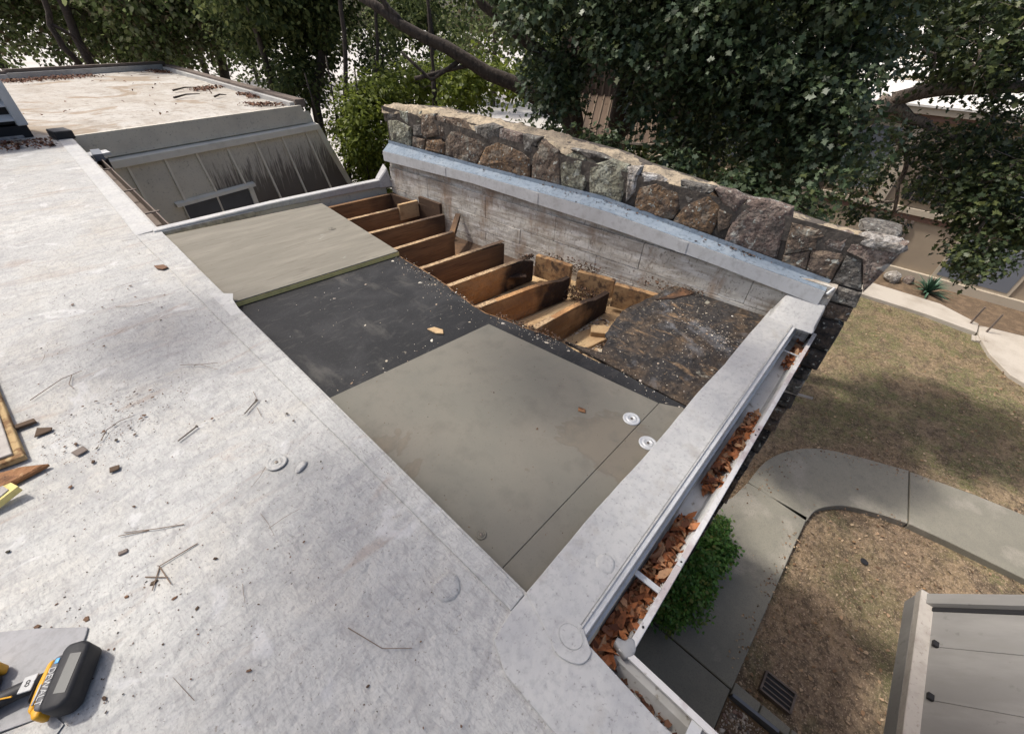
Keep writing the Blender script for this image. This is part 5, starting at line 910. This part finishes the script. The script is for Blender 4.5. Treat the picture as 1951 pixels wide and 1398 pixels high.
CLUMPS = {
 'near_oak': [(7.47,2,0.6,0.49),(6.86,1.28,2.12,0.35),(5.59,1.98,1.13,0.34),(7.49,1.93,2.1,0.33),(5.56,2,1.99,0.47),(6.64,4.74,1.97,0.47),(6.03,2.06,0.86,0.49),(6.64,1.09,1.75,0.33),(5.16,4.11,2.16,0.42),(6.76,3.85,1.72,0.4),(6.52,3.74,1.25,0.31),(7.53,1.2,2.35,0.47),(5.27,2.7,1.08,0.31),(6.2,3.47,1.59,0.46),(5.94,0.76,0.59,0.49),(5.56,4.74,1.58,0.48),(6.18,2.4,1.69,0.34),(5.63,4.94,2.06,0.5),(6.44,5.02,2.38,0.41),(6.46,3.32,1.88,0.47),(5.5,2.47,1.44,0.48),(7.41,1.62,2.15,0.49),(5.96,1.51,0.65,0.39),(7.03,4.21,1.32,0.47),(6.55,2.47,0.64,0.36),(5.99,3.15,2.04,0.5),(5.62,2.38,1.61,0.35),(6.67,0.91,0.46,0.46),(7.32,1.25,0.83,0.45),(5.86,2.92,0.71,0.4),(6.48,1.13,0.9,0.49),(5.72,1.56,1.14,0.41),(6.89,2.67,0.32,0.46),(6.73,3.52,0.78,0.47),(5.87,2.24,1.21,0.47),(7.4,1.64,0.71,0.33),(7.31,1.36,1.12,0.38),(7.13,1.86,0.54,0.44),(5.02,4.75,1.97,0.43),(6.57,2.37,2.27,0.35),(4.9,4.46,2.01,0.34),(5.59,4.16,2.27,0.38),(6.18,1.85,1.09,0.48),(5.24,3.25,1.43,0.47),(6.37,3.59,2.33,0.32),(6.75,2.6,1.66,0.49),(7.64,1.44,1.52,0.43),(6.35,3.54,2.09,0.41),(7.54,2.54,1.66,0.3),(5.67,4.63,0.96,0.33),(6.58,1.56,0.29,0.39),(6.7,4.61,1.77,0.38),(7.68,2.75,1.9,0.4),(7.31,3.63,1.72,0.4),(5.29,3.2,1.28,0.42),(6.95,3.3,1.78,0.47),(6.34,1.5,1.83,0.33),(7.03,2.25,1.34,0.42),(7.37,2.04,2.18,0.36),(6.12,2.42,1.64,0.41),(6.95,3.12,1.6,0.42),(5.08,4.74,1.77,0.48),(6.86,3.11,1.02,0.43),(6.99,3.6,1.51,0.34),(6.34,1.68,1.45,0.46),(6.89,1.22,2.06,0.41),(5.76,2.44,1.63,0.42),(6.25,1.52,2.14,0.46),(5.88,0.97,1.01,0.44),(7.48,2.34,2.36,0.34),(7.37,1.58,-0.01,0.33),(5.46,4.13,0.88,0.33),(5.77,2.12,2.16,0.38),(5.4,4.8,2.24,0.45),(6.76,1.32,2.07,0.36),(7.67,2.48,1.29,0.37),(5.64,4.25,0.8,0.48),(6.16,2.09,1,0.41),(5.91,2.56,2.04,0.37),(7.27,1.99,2.04,0.43),(5.51,4.74,2.1,0.35),(6.57,0.95,1.38,0.46),(5.98,5.44,2.1,0.44),(6.65,4.69,2.22,0.43),(7.15,1.63,2.1,0.37),(6.06,4.09,1.63,0.37),(6.86,3.73,2.16,0.43),(7.71,1.5,1.48,0.4),(7.25,2.29,1.07,0.38),(4.83,4.14,2.19,0.31),(7.58,1.04,1.38,0.3),(6.87,2.53,0.1,0.39),(5.64,2.7,2.08,0.33),(7.01,3.69,1.53,0.33),(5.24,3.45,1.72,0.36),(6.8,1.58,0.88,0.49),(5.14,4.09,0.73,0.43),(6.13,1.72,1.97,0.3),(5.59,3.92,2.17,0.49),(6.13,3.34,1.69,0.36),(6.16,1.2,0.85,0.35),(7.25,1.43,0.07,0.39),(5.96,0.97,2.18,0.46),(6.32,3.36,2.29,0.5),(5.67,2.3,1.59,0.31),(6.36,1.12,2.16,0.31),(5.71,3.09,2.18,0.38),(5.07,3.18,2.13,0.49),(5.52,4.01,1.16,0.41),(4.66,4.02,1.61,0.41),(5.83,1.14,1.85,0.41),(6.28,2.52,1.08,0.43),(6.52,1.07,0.32,0.39),(6.03,1.28,1.85,0.36),(6.07,1.24,1.69,0.32),(5.68,3.89,2.17,0.42),(6.19,4.25,2.29,0.31),(5.49,3.95,1.71,0.32),(6.84,3.37,1.72,0.41),(6.78,1.36,1.15,0.46)],
 'right_oak': [(8.49,-0.89,0.43,0.42),(8.09,0.85,2.1,0.31),(8.57,0.2,0.33,0.29),(9.05,-1.79,-0.49,0.32),(8.65,0.4,1.45,0.28),(9.41,-0.96,-0.23,0.3),(9.4,0.55,2.08,0.36),(8.11,-1.42,0.25,0.33),(8.83,-0.81,1.21,0.36),(8.93,-1.55,-0.47,0.44),(9.61,0.52,2.3,0.35),(8.75,-0.79,-0.39,0.32),(9.06,1.1,1.97,0.34),(8.7,-0.08,1.83,0.32),(9.52,-1.86,-0.1,0.39),(9.62,0.94,2.2,0.36),(9.59,-0.33,2,0.34),(9.16,-1.24,-0.28,0.42),(8.95,1.15,2.53,0.38),(8.54,1.21,2.44,0.35),(8.79,-0.38,0.29,0.45),(9.24,-1.67,-0.45,0.39),(8.7,-0.72,-0.03,0.38),(8.09,1.15,2.26,0.34),(9.4,-0.79,0.04,0.33),(9.42,-0.53,1.77,0.29),(9.86,-1.02,0.4,0.43),(9.4,-1.22,-0.22,0.38),(9.94,-0.42,1.9,0.37),(8.71,1.09,2.52,0.31),(9.73,-1.34,-0.55,0.38),(9.32,1.01,2.28,0.37),(8.61,-0.3,1.9,0.33),(8.27,-1.07,-0.27,0.39),(8.12,-0.08,1.84,0.38),(9.32,-1.61,-0.28,0.35),(8.55,-0.48,1.66,0.38),(8.05,-0.38,1.93,0.3),(8.36,-0.35,0.71,0.31),(9.36,-0.56,0.48,0.4),(8.48,-1.65,-0.41,0.42),(8.18,-0.65,1.17,0.31),(9.46,0.49,-0.22,0.42),(9.77,-1.23,0.26,0.44),(8.23,0.11,1.42,0.38),(8.99,-0.1,0.3,0.44),(9.52,-0.19,2.36,0.4),(8.88,1.17,2.22,0.34),(8.65,-1.4,-0.36,0.33),(9.57,-0.45,0.23,0.38),(9.66,0.86,1.53,0.37),(8.71,-1.09,0.98,0.44),(9.53,0.21,2.56,0.34),(9.03,0.31,1.39,0.29),(8.91,-1.35,0.5,0.29),(8.86,-0.35,-0.05,0.38),(9.19,-1.2,0.6,0.29),(8.8,0.67,-0.21,0.43),(8.62,-1.56,-0.29,0.45),(8.19,-1.31,-0.16,0.41),(8.83,-0.52,1.9,0.33),(9.32,0.48,1.71,0.3),(8.25,-1.56,-0.08,0.28),(9.03,-1.75,-0.54,0.3),(8.37,-0.09,2.34,0.35),(8.3,-0.27,0.05,0.37),(8.08,-1.29,0.55,0.3),(8.74,-0.1,1.43,0.36),(8.96,0.14,2.15,0.4),(8.81,0.72,-0.23,0.37),(8.11,-0.02,1.2,0.25),(8.58,0.48,1.56,0.25),(8.74,-0.1,1.12,0.25),(9.9,-0.19,1.08,0.3),(9.85,0.56,1.5,0.21),(9.06,0.18,1.19,0.24),(9.1,-0.19,1.45,0.28),(8.97,0.64,1.38,0.26),(8.11,0.48,1.34,0.21),(9.92,0.52,1.52,0.23),(9.48,0.37,1.14,0.23),(8.78,-0.19,1.28,0.26),(9.74,0.59,1.44,0.24),(8.27,-0.11,1.5,0.21),(8.02,-0.07,1.32,0.2),(9.74,-0.16,1.34,0.2),(9.42,0.58,1.95,0.36),(9.88,0.53,1.91,0.31),(8.12,1.01,1.57,0.31),(9.77,0.6,1.65,0.37),(9.61,1.21,1.63,0.31),(8.59,0.27,1.83,0.3),(9.8,0.22,1.74,0.35),(8.46,1.06,1.84,0.39),(8.64,1.05,1.92,0.31),(9.28,0.63,1.65,0.32),(9.57,0,-0.9,0.29),(9.48,0.55,-0.88,0.26),(9.78,0.03,-0.94,0.29),(9.25,0.46,-0.68,0.25),(9.96,-0.02,-1.15,0.23),(8.02,-1.13,-0.65,0.31),(7.96,-1.22,-0.77,0.35),(8.64,-1.23,-1.03,0.28),(8.03,-1.04,-0.67,0.26),(8.78,-1.25,-0.89,0.26),(8.88,-1.07,-0.8,0.33),(8.16,-0.85,0.22,0.26),(9.12,0.42,0.47,0.25),(8.84,-1.27,-0.37,0.23),(9.06,-0.5,0.5,0.23),(8.81,-1.06,0.11,0.25),(9.03,-0.04,0.31,0.31),(9.83,-0.28,-0.37,0.25),(8.24,-0.76,0.16,0.23),(8.84,-0.95,0.18,0.31),(8.56,-0.44,0.08,0.29),(8.24,-0.74,0.07,0.24),(8.17,-0.73,-0.08,0.32),(8.29,-0.72,-0.27,0.29),(8.1,0.4,1.2,0.26),(9.27,0.26,1.02,0.24),(8.55,-0.45,0.9,0.23),(8.84,-0.18,1.37,0.23),(9.31,-0.29,1.38,0.26),(9.7,-0.34,1.25,0.25),(9.46,-0.05,1.22,0.24),(9.59,-0.2,1.03,0.21)],
 'mid_dark': [(6.22,14.06,2.87,0.91),(6.83,12.91,2.74,0.79),(5.11,15.08,2.14,0.94),(6.14,13.61,1.55,0.69),(5.44,13.95,2.75,0.83),(6.04,12.96,1.13,0.72),(6.35,13.36,1.61,0.9),(6.09,11.68,2.3,0.61),(6.47,12.83,2.5,0.78),(6.36,13.1,1.23,0.61),(6.19,13.52,0.05,0.93),(5.91,14.39,0.21,0.85),(5.93,14.71,2.32,0.96),(6.1,12.83,2.12,0.78),(5.56,13.25,2.67,0.91),(5.82,13.88,-0.38,0.91),(6.57,13.46,1.46,0.86),(5.35,12.92,2.15,0.7),(5.31,12.5,0.16,0.81),(5.99,11.86,1.63,0.84),(5.14,12.88,2.27,0.6),(4.88,13.81,2.69,0.98),(7.13,14.07,1.82,0.63),(4.5,12.38,2.57,0.84),(6.58,13.93,1.21,0.78),(6.63,13.02,0.73,0.67),(5.6,14.42,1.32,0.69),(6.35,13.8,2.57,0.76),(6.64,13.49,1.85,0.65),(6.03,13.65,2.57,0.97),(6.24,13.13,2.7,0.79),(5.33,12.77,2.26,0.78),(4.48,12.49,1.78,0.72),(6.29,11.7,1.88,0.74),(5.45,14.02,2.12,0.78),(5.37,14.5,1.94,0.8),(5.3,14.61,1.05,0.83),(5.75,13.07,1.47,0.65),(5.09,13.91,1.57,0.84),(5.97,11.92,2.61,0.9),(6.35,11.62,2.56,0.85),(6.41,14.18,1.07,0.94),(5.87,13.12,0.26,0.71),(6.44,12.17,1.52,0.85),(4.96,12.13,1.82,0.93),(6.11,13.15,2.04,0.83)],
 'mid_gap': [(8.42,9.47,1.89,0.5),(5.62,10.71,-0.53,0.47),(6.6,12.32,2.08,0.55),(5.87,10.9,2.31,0.6),(6.58,10.19,1.97,0.38),(8.22,9.2,2.05,0.42),(6.46,11.79,2.22,0.47),(6.92,10.49,0.87,0.36),(6.24,10.83,2.46,0.44),(7.87,10.07,1.81,0.43),(8.21,9.16,1.92,0.35),(7.39,9.47,2.08,0.43),(6.96,11.37,2.16,0.5),(5.87,10.74,-0.5,0.5),(6.25,11.32,2.16,0.49),(7.09,10.95,1.22,0.56),(6.97,11.22,0.89,0.51),(7.01,10.88,1.91,0.5),(8.16,9.98,2.45,0.49),(7.17,11.86,2.53,0.36),(7.13,9.73,1.86,0.42),(6.84,12.01,1.47,0.37),(7.1,11.18,0.34,0.36),(7.16,11.79,1.92,0.46),(7.89,10.75,2.4,0.53),(8.15,10.14,2.74,0.52),(6.75,10.8,0.43,0.5),(6.67,11.44,0.66,0.37)],
 'bamboo': [(6.13,10.01,-0.34,0.5),(5.87,10.12,-1.79,0.59),(6.04,10.93,-1.39,0.46),(6.13,10.53,-1.25,0.57),(6.15,10.81,-1.78,0.56),(6.21,9.85,0.07,0.58),(5.84,10.44,-1.56,0.57),(5.89,10.44,-1.07,0.51),(5.26,9.73,-0.89,0.44),(6.13,9.67,-0.42,0.56),(5.65,10.26,-2.17,0.47),(5.23,9.67,-0.55,0.42),(5.69,10.74,-0.62,0.59),(5.58,9.98,-0.35,0.53),(5.93,10.19,-0.08,0.45),(6.32,10.56,-1.29,0.46),(6.71,10.36,0.04,0.48),(5.52,9.53,-1.73,0.46),(6.71,10.53,-0.25,0.51),(5.7,10.15,0.02,0.5),(6.14,10.8,-0.66,0.5),(5.27,9.83,-0.72,0.45),(5.85,10.49,-1.59,0.5),(5.44,9.61,-0.05,0.42),(6.01,10.4,0.15,0.47),(5.58,10.33,-0.55,0.44),(5.81,9.46,-0.87,0.42),(5.98,9.75,-1.2,0.54)],
 'yellow': [(7.57,11.55,-0.2,0.48),(8.29,8.16,0.47,0.4),(7.34,8.72,0.23,0.54),(9.81,9.51,0.47,0.41),(8.21,7.65,0.36,0.41),(9.72,9.01,0.35,0.54),(8.82,9.77,0.48,0.44),(7.48,9.99,0.11,0.38),(7.11,9.76,0.32,0.41),(7.58,9.95,0.33,0.45),(9.45,10.11,0.45,0.44),(8.97,9.91,0.31,0.49),(8.05,8.58,0.76,0.36),(6.59,10.11,0.27,0.44),(7.86,8.88,0.36,0.53),(7.63,8.49,0.33,0.52),(7.96,10.54,0.26,0.41),(9.18,8.36,0.34,0.46),(9.24,10.43,0.25,0.47),(8.03,9.47,0.59,0.42)],
 'left_a': [(5.6,18.67,1.38,1.48),(4.93,20.61,0.65,1.29),(5.58,18.71,2.91,1.37),(5.52,21.57,3,1.37),(5.87,18.62,2.06,1.38),(4.05,21.41,0.93,1.14),(3.5,21.88,1.2,1.29),(6.22,20.4,1.92,1.15),(4.24,21.01,1.4,1.45),(5.72,20.83,1.65,1.31),(5.39,21.05,2.49,1.19),(4,20.04,2.64,1.34),(6.11,21.41,1.71,1.16),(4.38,21.27,0.61,1.21),(5.08,21.94,0.13,1.1),(6.79,21.7,1.57,1.16),(6.09,22.14,1.07,1.17),(5.53,21.02,2.99,1.04),(6.53,18.65,2.91,1.47),(4.63,19.85,0.66,1.12),(6.07,19.12,0.99,1.37),(6.21,18.88,1.34,1.3),(6.31,18.55,1.36,1.1),(5.69,18.13,3.09,1.19),(3.98,18.88,1.59,1.28),(6.18,20.41,2.36,1.26),(6.3,20.61,1.38,1.28),(6.4,18.37,3.04,1.43),(6.94,21.32,1.26,1.35),(5.58,21.34,3.05,1.36),(5.28,19.76,2.43,1.47),(5.99,22.15,2.78,1.49),(4.72,21.4,2.68,1.19),(4.59,19.56,0.93,1.3),(4.62,20.67,2.56,1.21),(7.68,21.33,3.16,1.13),(5.03,19.63,2.93,1.49),(4.51,22.46,0.2,1.35),(3.92,19.27,1.79,1.12),(5.28,21.07,2.82,1.26)],
 'left_b': [(1.7,22.65,2.37,1.07),(2.73,24.46,3.06,1.15),(4.08,25.96,2.67,1.57),(4.98,26.18,2.89,1.28),(4.02,24.38,1.96,1.16),(3.52,23.89,1.09,1.02),(1.43,23.81,1.92,1.35),(0.43,26.46,1.73,1.57),(2.2,23.43,1.41,1.4),(3.94,26.46,-0.12,1.03),(0.93,26.12,2.16,1.33),(1.86,23.18,2.82,1.08),(0.38,22.96,0.89,1.1),(3.6,25.92,3.06,1.39),(3.67,25.39,1,1.16),(2.09,23.87,2.08,1.55),(3.29,22.82,3.01,1.35),(3.74,22.95,2.63,1.23),(2.41,26.52,2.02,1.36),(1.63,24.48,2.16,1.1),(2.63,25.15,3.12,1.52),(3.74,23.63,1.48,1.34),(3.05,24.51,2.8,1.3),(1.23,26.15,1.86,1.38),(2.06,25.07,2.54,1.33),(1.46,23.99,1.76,1.38),(4.14,24.34,2.27,1.34),(3.21,23.01,2.55,1.55),(0.5,23.3,1.08,1.29),(2.33,22.76,2.47,1.57),(1.13,25.67,2.75,1.22),(5.05,25.03,2.92,1.24),(4.64,26.06,1.52,1.4),(0.94,25.51,1.83,1.09),(3.51,22.04,1.31,1.42),(4.11,25.24,0.8,1.26),(2.75,22.56,2.96,1.57),(2.19,22.63,0.31,1.06)],
 'shrubs': [(5.78,1.31,-0.2,0.36),(5.22,2.21,0.18,0.35),(5.56,2.4,-0.11,0.39),(5.36,1.53,0.04,0.4),(5.38,0.85,-0.07,0.35),(4.46,2.89,0.16,0.32),(5.7,1.54,-0.2,0.41),(5.3,2.96,-0.04,0.33),(5.19,2.13,0.24,0.31),(5.25,0.7,0.13,0.33),(5.2,1.23,-0.02,0.42),(5.36,1.25,-0.13,0.36),(4.78,2.99,0.33,0.33),(4.88,3.59,0.18,0.39),(5.79,1.36,0,0.38),(5.15,3.31,0.07,0.38),(5.38,2.25,0.07,0.39),(5.85,0.94,-0.12,0.41),(5.26,3.19,0.23,0.33),(5.5,1.07,-0.14,0.3),(5.62,1.31,0.1,0.3),(4.53,2.7,0.18,0.31)],
}
# ================================================================== TREES AND SHRUBS
def nearest(p, pts):
    return min(pts, key=lambda q: (Vector(q)-Vector(p)).length)
def tree(name, label, clumps, trunks, per, size, leafmat, bark='bark', outline=OAK, twig_r=.018, group=None, cat='tree', base=None, leaves_single=0, **kw):
    base = base or trunks[0][0][0]
    t = thing(name, label, cat, base, group)
    tk = MB(); nodes = []
    for path, rad in trunks:
        P = [Vector(path[0])]
        for a, c in zip(path, path[1:]):
            a = Vector(a); c = Vector(c); k = max(2, int((c-a).length/.35))
            for i in range(1, k+1):
                q = a.lerp(c, i/k); 
                if i < k: q += Vector((noise2(q.x, q.z, 2.1, 61), noise2(q.y, q.z, 2.1, 62), noise2(q.x, q.y, 2.1, 63)))*rad[0]*.7
                P.append(q)
        n = len(P); r_ = [rad[0]+(rad[1]-rad[0])*i/(n-1) for i in range(n)]; tk.tube(P, r_, 9); nodes += [tuple(q) for q in P[n//4:]]
    cl = sorted(clumps, key=lambda c: (Vector(c[:3])-Vector(nearest(c[:3], nodes))).length)
    for c in cl:
        p = Vector(c[:3]); q = Vector(nearest(p, nodes)); L = (p-q).length
        if L < .05: continue
        k = 4; pts = [q]
        for i in range(1, k+1):
            u = q.lerp(p, i/k) + Vector((random.gauss(0,1), random.gauss(0,1), random.gauss(0,1)))*L*.05 - Vector((0,0,1))*L*.05*math.sin(math.pi*i/k); pts.append(u)
        tk.tube(pts, [twig_r*(1.1-.8*i/k) for i in range(k+1)], 5, cap=False); nodes += [tuple(u) for u in pts[2:]]
        for _ in range(3):
            e = p + Vector((random.gauss(0,1), random.gauss(0,1), random.gauss(-.2,1))).normalized()*c[3]*.95; tk.tube([pts[-2], pts[-2].lerp(e,.5), e], [twig_r*.35, twig_r*.25, twig_r*.12], 4, cap=False)
    tk.build('trunk', bark, t, smooth=True)
    V = foliage(clumps, per, size, outline, **kw); off = np.array(t['_o']); k = len(outline)
    if leaves_single:
        W_ = V.reshape(-1, k, 3); d = np.linalg.norm(W_.mean(1) - np.array([0,0,1.4]), axis=1); ix = np.argsort(d)[::3][:leaves_single]
        for i in ix:
            P = W_[i]; me = bpy.data.meshes.new('leaf'); me.from_pydata([tuple(p-off) for p in P], [], [tuple(range(k))]); me.materials.append(MT[leafmat]); o = bpy.data.objects.new('leaf', me); C.objects.link(o); o.parent = t
        W_ = np.delete(W_, ix, 0); V = W_.reshape(-1, 3)
    o = bpy.data.objects.new('crown', np_mesh('crown', V - off, k, leafmat)); C.objects.link(o); o.parent = t; o['kind'] = 'stuff'
    return t
# unseen upper limb added to this oak, above the picture, to dapple the roof
CLUMPS['near_oak'] += [(x, y, z, r_) for x, y, z, r_ in [(.7,3.4,6.3,.45),(.1,3.0,6.5,.45),(-2.6,3.6,7.0,.5),(-1.45,3.95,6.5,.5),(-1.0,3.7,6.5,.4),(-1.8,3.35,6.5,.45),(-1.3,4.5,6.6,.3),(-1.2,3.1,6.8,.5),(-.4,2.6,6.4,.55),(.2,2.2,6.3,.4),(1.0,4.9,6.3,.4),(-.9,2.0,6.6,.45),(-1.8,2.5,7.1,.45),(-.2,4.6,6.9,.45),(-3.2,5.2,7.0,.5),(-3.9,4.0,7.2,.5),(2.0,5.4,6.4,.45),(-1.6,6.4,7.2,.5),(-3.0,6.9,7.3,.55),(-4.6,6.0,7.6,.6),(3.2,5.2,5.8,.4),(-2.3,1.4,6.9,.45),(-4.4,8.0,7.6,.6)]]
tree('oak_tree', 'big dark-green oak with lobed leaves overhanging the middle of the stone wall', CLUMPS['near_oak'],
     [([(6.9,4.0,G),(6.85,4.1,-2),(6.73,4.32,-.55)], (.22,.17)), ([(6.73,4.32,-.55),(6.51,4.64,.24),(6.12,5.15,.55),(5.59,5.72,.83),(5.11,6.15,1.14),(4.58,6.56,1.39),(4.2,7.0,1.7)], (.15,.055)),
      ([(6.6,4.5,-.1),(6.15,4.29,.32),(6.07,4.4,.79),(5.81,4.74,1.09),(5.5,5.1,1.37),(5.19,5.41,1.63),(4.9,5.7,2.1)], (.11,.05)), ([(4.64,6.52,1.37),(4.48,6.63,1.55),(4.26,6.77,1.9)], (.05,.03)),
      ([(5.3,6.0,1.0),(4.9,6.3,.72),(4.57,6.56,1.06)], (.035,.02)), ([(4.7,6.47,.73),(5.1,6.17,.85),(5.41,5.89,.93)], (.03,.03)), ([(6.73,4.32,-.55),(7.0,3.6,.7),(7.1,2.6,1.6),(7.0,1.8,2.4)], (.14,.06)), ([(6.9,4.0,.2),(6.9,3.9,1.8),(6.6,3.7,3.6)], (.15,.11)), ([(6.6,3.7,3.6),(5.2,3.9,5.2),(3.2,3.9,6.0),(1.0,3.6,6.5),(-1.5,4.0,6.9),(-3.8,5.2,7.3)], (.10,.03))],  # the last limb is unseen, added to carry the shading clumps
     560, .082, 'leaf_oak', leaves_single=260)
tree('oak_tree', 'oak with pale furrowed trunk and thin dark limbs in front of the beige building', CLUMPS['right_oak'],
     [([(8.9,1.45,G),(8.91,1.32,-1.6),(8.91,1.23,-.45),(8.92,1.17,.04),(8.94,1.0,.55),(8.97,.75,.80)], (.24,.15)), ([(8.97,.75,.80),(9.0,.24,.98),(8.99,-.49,1.07),(8.9,-1.5,1.2)], (.10,.05)),
      ([(8.97,.78,.78),(8.99,.43,.60),(9.0,.1,.50),(9.0,-.3,.42)], (.09,.03)), ([(8.96,.60,.42),(8.99,.36,.28),(9.0,.18,.08),(9.0,.12,-.25),(9.0,-.05,-.7)], (.045,.02))],
     300, .080, 'leaf_right', bark='bark_pale')
tree('shade_tree', 'dark dense tree standing just right of the far wing roof', CLUMPS['mid_dark'], [([(5.9,12.9,G),(5.9,12.7,-.4),(6.46,12.42,1.2),(6.6,12.3,4)], (.16,.07)), ([(5.2,13.4,G),(5.1,13.2,.0),(5.0,13.0,3)], (.10,.05))], 220, .11, 'leaf_dark', outline=OVAL, droop=.7)
tree('slender_tree', 'slim dark-stemmed tree with open leafage between the wing roof and the stone wall', CLUMPS['mid_gap'], [([(5.45,10.9,G),(5.39,10.72,-1.9),(5.87,10.47,1.2),(6.0,10.4,4)], (.07,.035)), ([(6.2,10.7,G),(6.31,10.44,-.84),(6.55,10.29,1.0),(6.7,10.2,3.5)], (.05,.03)), ([(6.9,9.3,G),(7.11,9.04,.05),(7.1,9.05,1.2),(7.1,9.1,3)], (.05,.03))], 95, .10, 'leaf_dark', outline=OVAL, droop=.6)
tree('bamboo_clump', 'yellow-green feathery thicket beside the left end of the stone wall', CLUMPS['bamboo'], [([(5.2,10.4,G),(5.2,10.3,-1),(5.25,10.3,.8)], (.03,.015)), ([(5.6,10.1,G),(5.6,10.0,-1),(5.7,10.0,.6)], (.03,.015)), ([(4.9,10.6,G),(4.9,10.5,-1),(4.8,10.5,.5)], (.03,.015))], 330, .12, 'leaf_yellow', outline=LANCE, droop=.8, cat='shrub', twig_r=.01)
tree('sunlit_shrub', 'bright yellow-green young tree showing above the left part of the stone wall', CLUMPS['yellow'], [([(7.0,9.0,G),(7.0,9.0,-.5),(7.1,9.1,.6)], (.06,.03))], 200, .12, 'leaf_yellow', outline=OVAL, cat='shrub', twig_r=.012)
tree('far_tree', 'hazy green tree behind the middle of the far wing roof', CLUMPS['left_a'], [([(6.2,20,G),(6.2,20,1),(6.4,20,5)], (.2,.1)), ([(2.6,21,G),(2.7,21,1),(2.8,21,4)], (.15,.1))], 110, .15, 'leaf_far', outline=OVAL, group=None)
tree('far_tree', 'olive grey tree with bare dark limbs at the top left corner', CLUMPS['left_b'], [([(1.6,22,G),(1.9,21,-.5),(2.27,19.87,.12),(2.1,19.89,.5),(2.06,19.89,.96),(2.23,19.87,1.53),(2.3,19.87,3)], (.12,.06)), ([(2.08,19.89,1.02),(2.45,19.85,.74),(2.69,19.82,.25)], (.05,.03))], 110, .15, 'leaf_far', outline=OVAL, group=None)
tree('understorey_shrub', 'dark shrub mass just behind the top of the stone wall', CLUMPS['shrubs'], [([(5.5,2.5,G),(5.2,2.5,-1)], (.04,.02))], 330, .085, 'leaf_oak', cat='shrub', twig_r=.01)
# trees closing the view far behind
random.seed(77)
def blob_tree(x, y, h, r_, lab, m='leaf_far', base=G, n=26):
    cl = []
    for _ in range(n):
        d = Vector((random.gauss(0,1), random.gauss(0,1), random.gauss(0,.9))).normalized()*random.uniform(.35,1)**.6; cl.append((x+d.x*r_, y+d.y*r_, base+h*.58+d.z*h*.42, random.uniform(.32,.5)*r_))
    V = foliage(cl, -200, .04*r_+.09, OVAL); t = thing('background_tree', lab, 'tree', (x, y, base), 'trees closing the background')
    MB().tube([(x,y,base),(x+.2,y,base+h*.5),(x+.1,y,base+h*.8)], [.25,.18,.08], 7).build('trunk', 'bark', t)
    o = bpy.data.objects.new('crown', np_mesh('crown', V-np.array([x,y,base]), 6, m)); C.objects.link(o); o.parent = t; o['kind'] = 'stuff'
LB = 'leafy tree of the far background row, seen only through gaps in nearer trees'
for i in range(20):
    az = R(-18 + 118*i/19 + random.uniform(-2,2)); D = random.uniform(40, 66); h = random.uniform(8.5, 13)
    blob_tree(D*math.cos(az), D*math.sin(az), h, random.uniform(4,6), LB, 'leaf_far')
for (x, y, h, r_, lab) in [(10.5,13.5,7.6,2.0,'dark tree standing behind the slim stems, left of the oak'), (12.5,9.0,8.0,2.2,'dark tree directly behind the big oak trunk'), (13.0,5.6,8.2,2.3,'dark tree behind the ribbed canopy')]:
    blob_tree(x, y, h, r_, lab, 'leaf_dark', n=34)

# green bush at the corner of the stone wall
def bush(c, sz, n, m, name, label):
    t = thing(name, label, 'bush', (c[0], c[1], G)); cl = []
    for _ in range(n):
        d = Vector((random.gauss(0,1), random.gauss(0,1), abs(random.gauss(0,1))+.1)).normalized()*random.uniform(.5,1); cl.append((c[0]+d.x*sz[0], c[1]+d.y*sz[1], c[2]+d.z*sz[2], random.choice([.09,.13,.17])))
    V = foliage(cl, -230, .045, OVAL, up=.4, droop=-.3); tk = MB()
    for q in cl[::2]: tk.tube([(c[0],c[1],G),( (c[0]+q[0])/2,(c[1]+q[1])/2,(G+q[2])/2+.05), q[:3]], [.015,.01,.004], 4)
    tk.build('stems', 'bark', t); o = bpy.data.objects.new('crown', np_mesh('crown', V-np.array([c[0],c[1],G]), 6, m)); C.objects.link(o); o.parent = t; o['kind'] = 'stuff'
bush((3.38,-.17,-3.90), (1.0,.34,.60), 95, 'leaf_bush', 'evergreen_bush', 'bright green bush at the foot of the stone wall beside the path')

for o in bpy.data.objects:
    if '_o' in o: del o['_o']
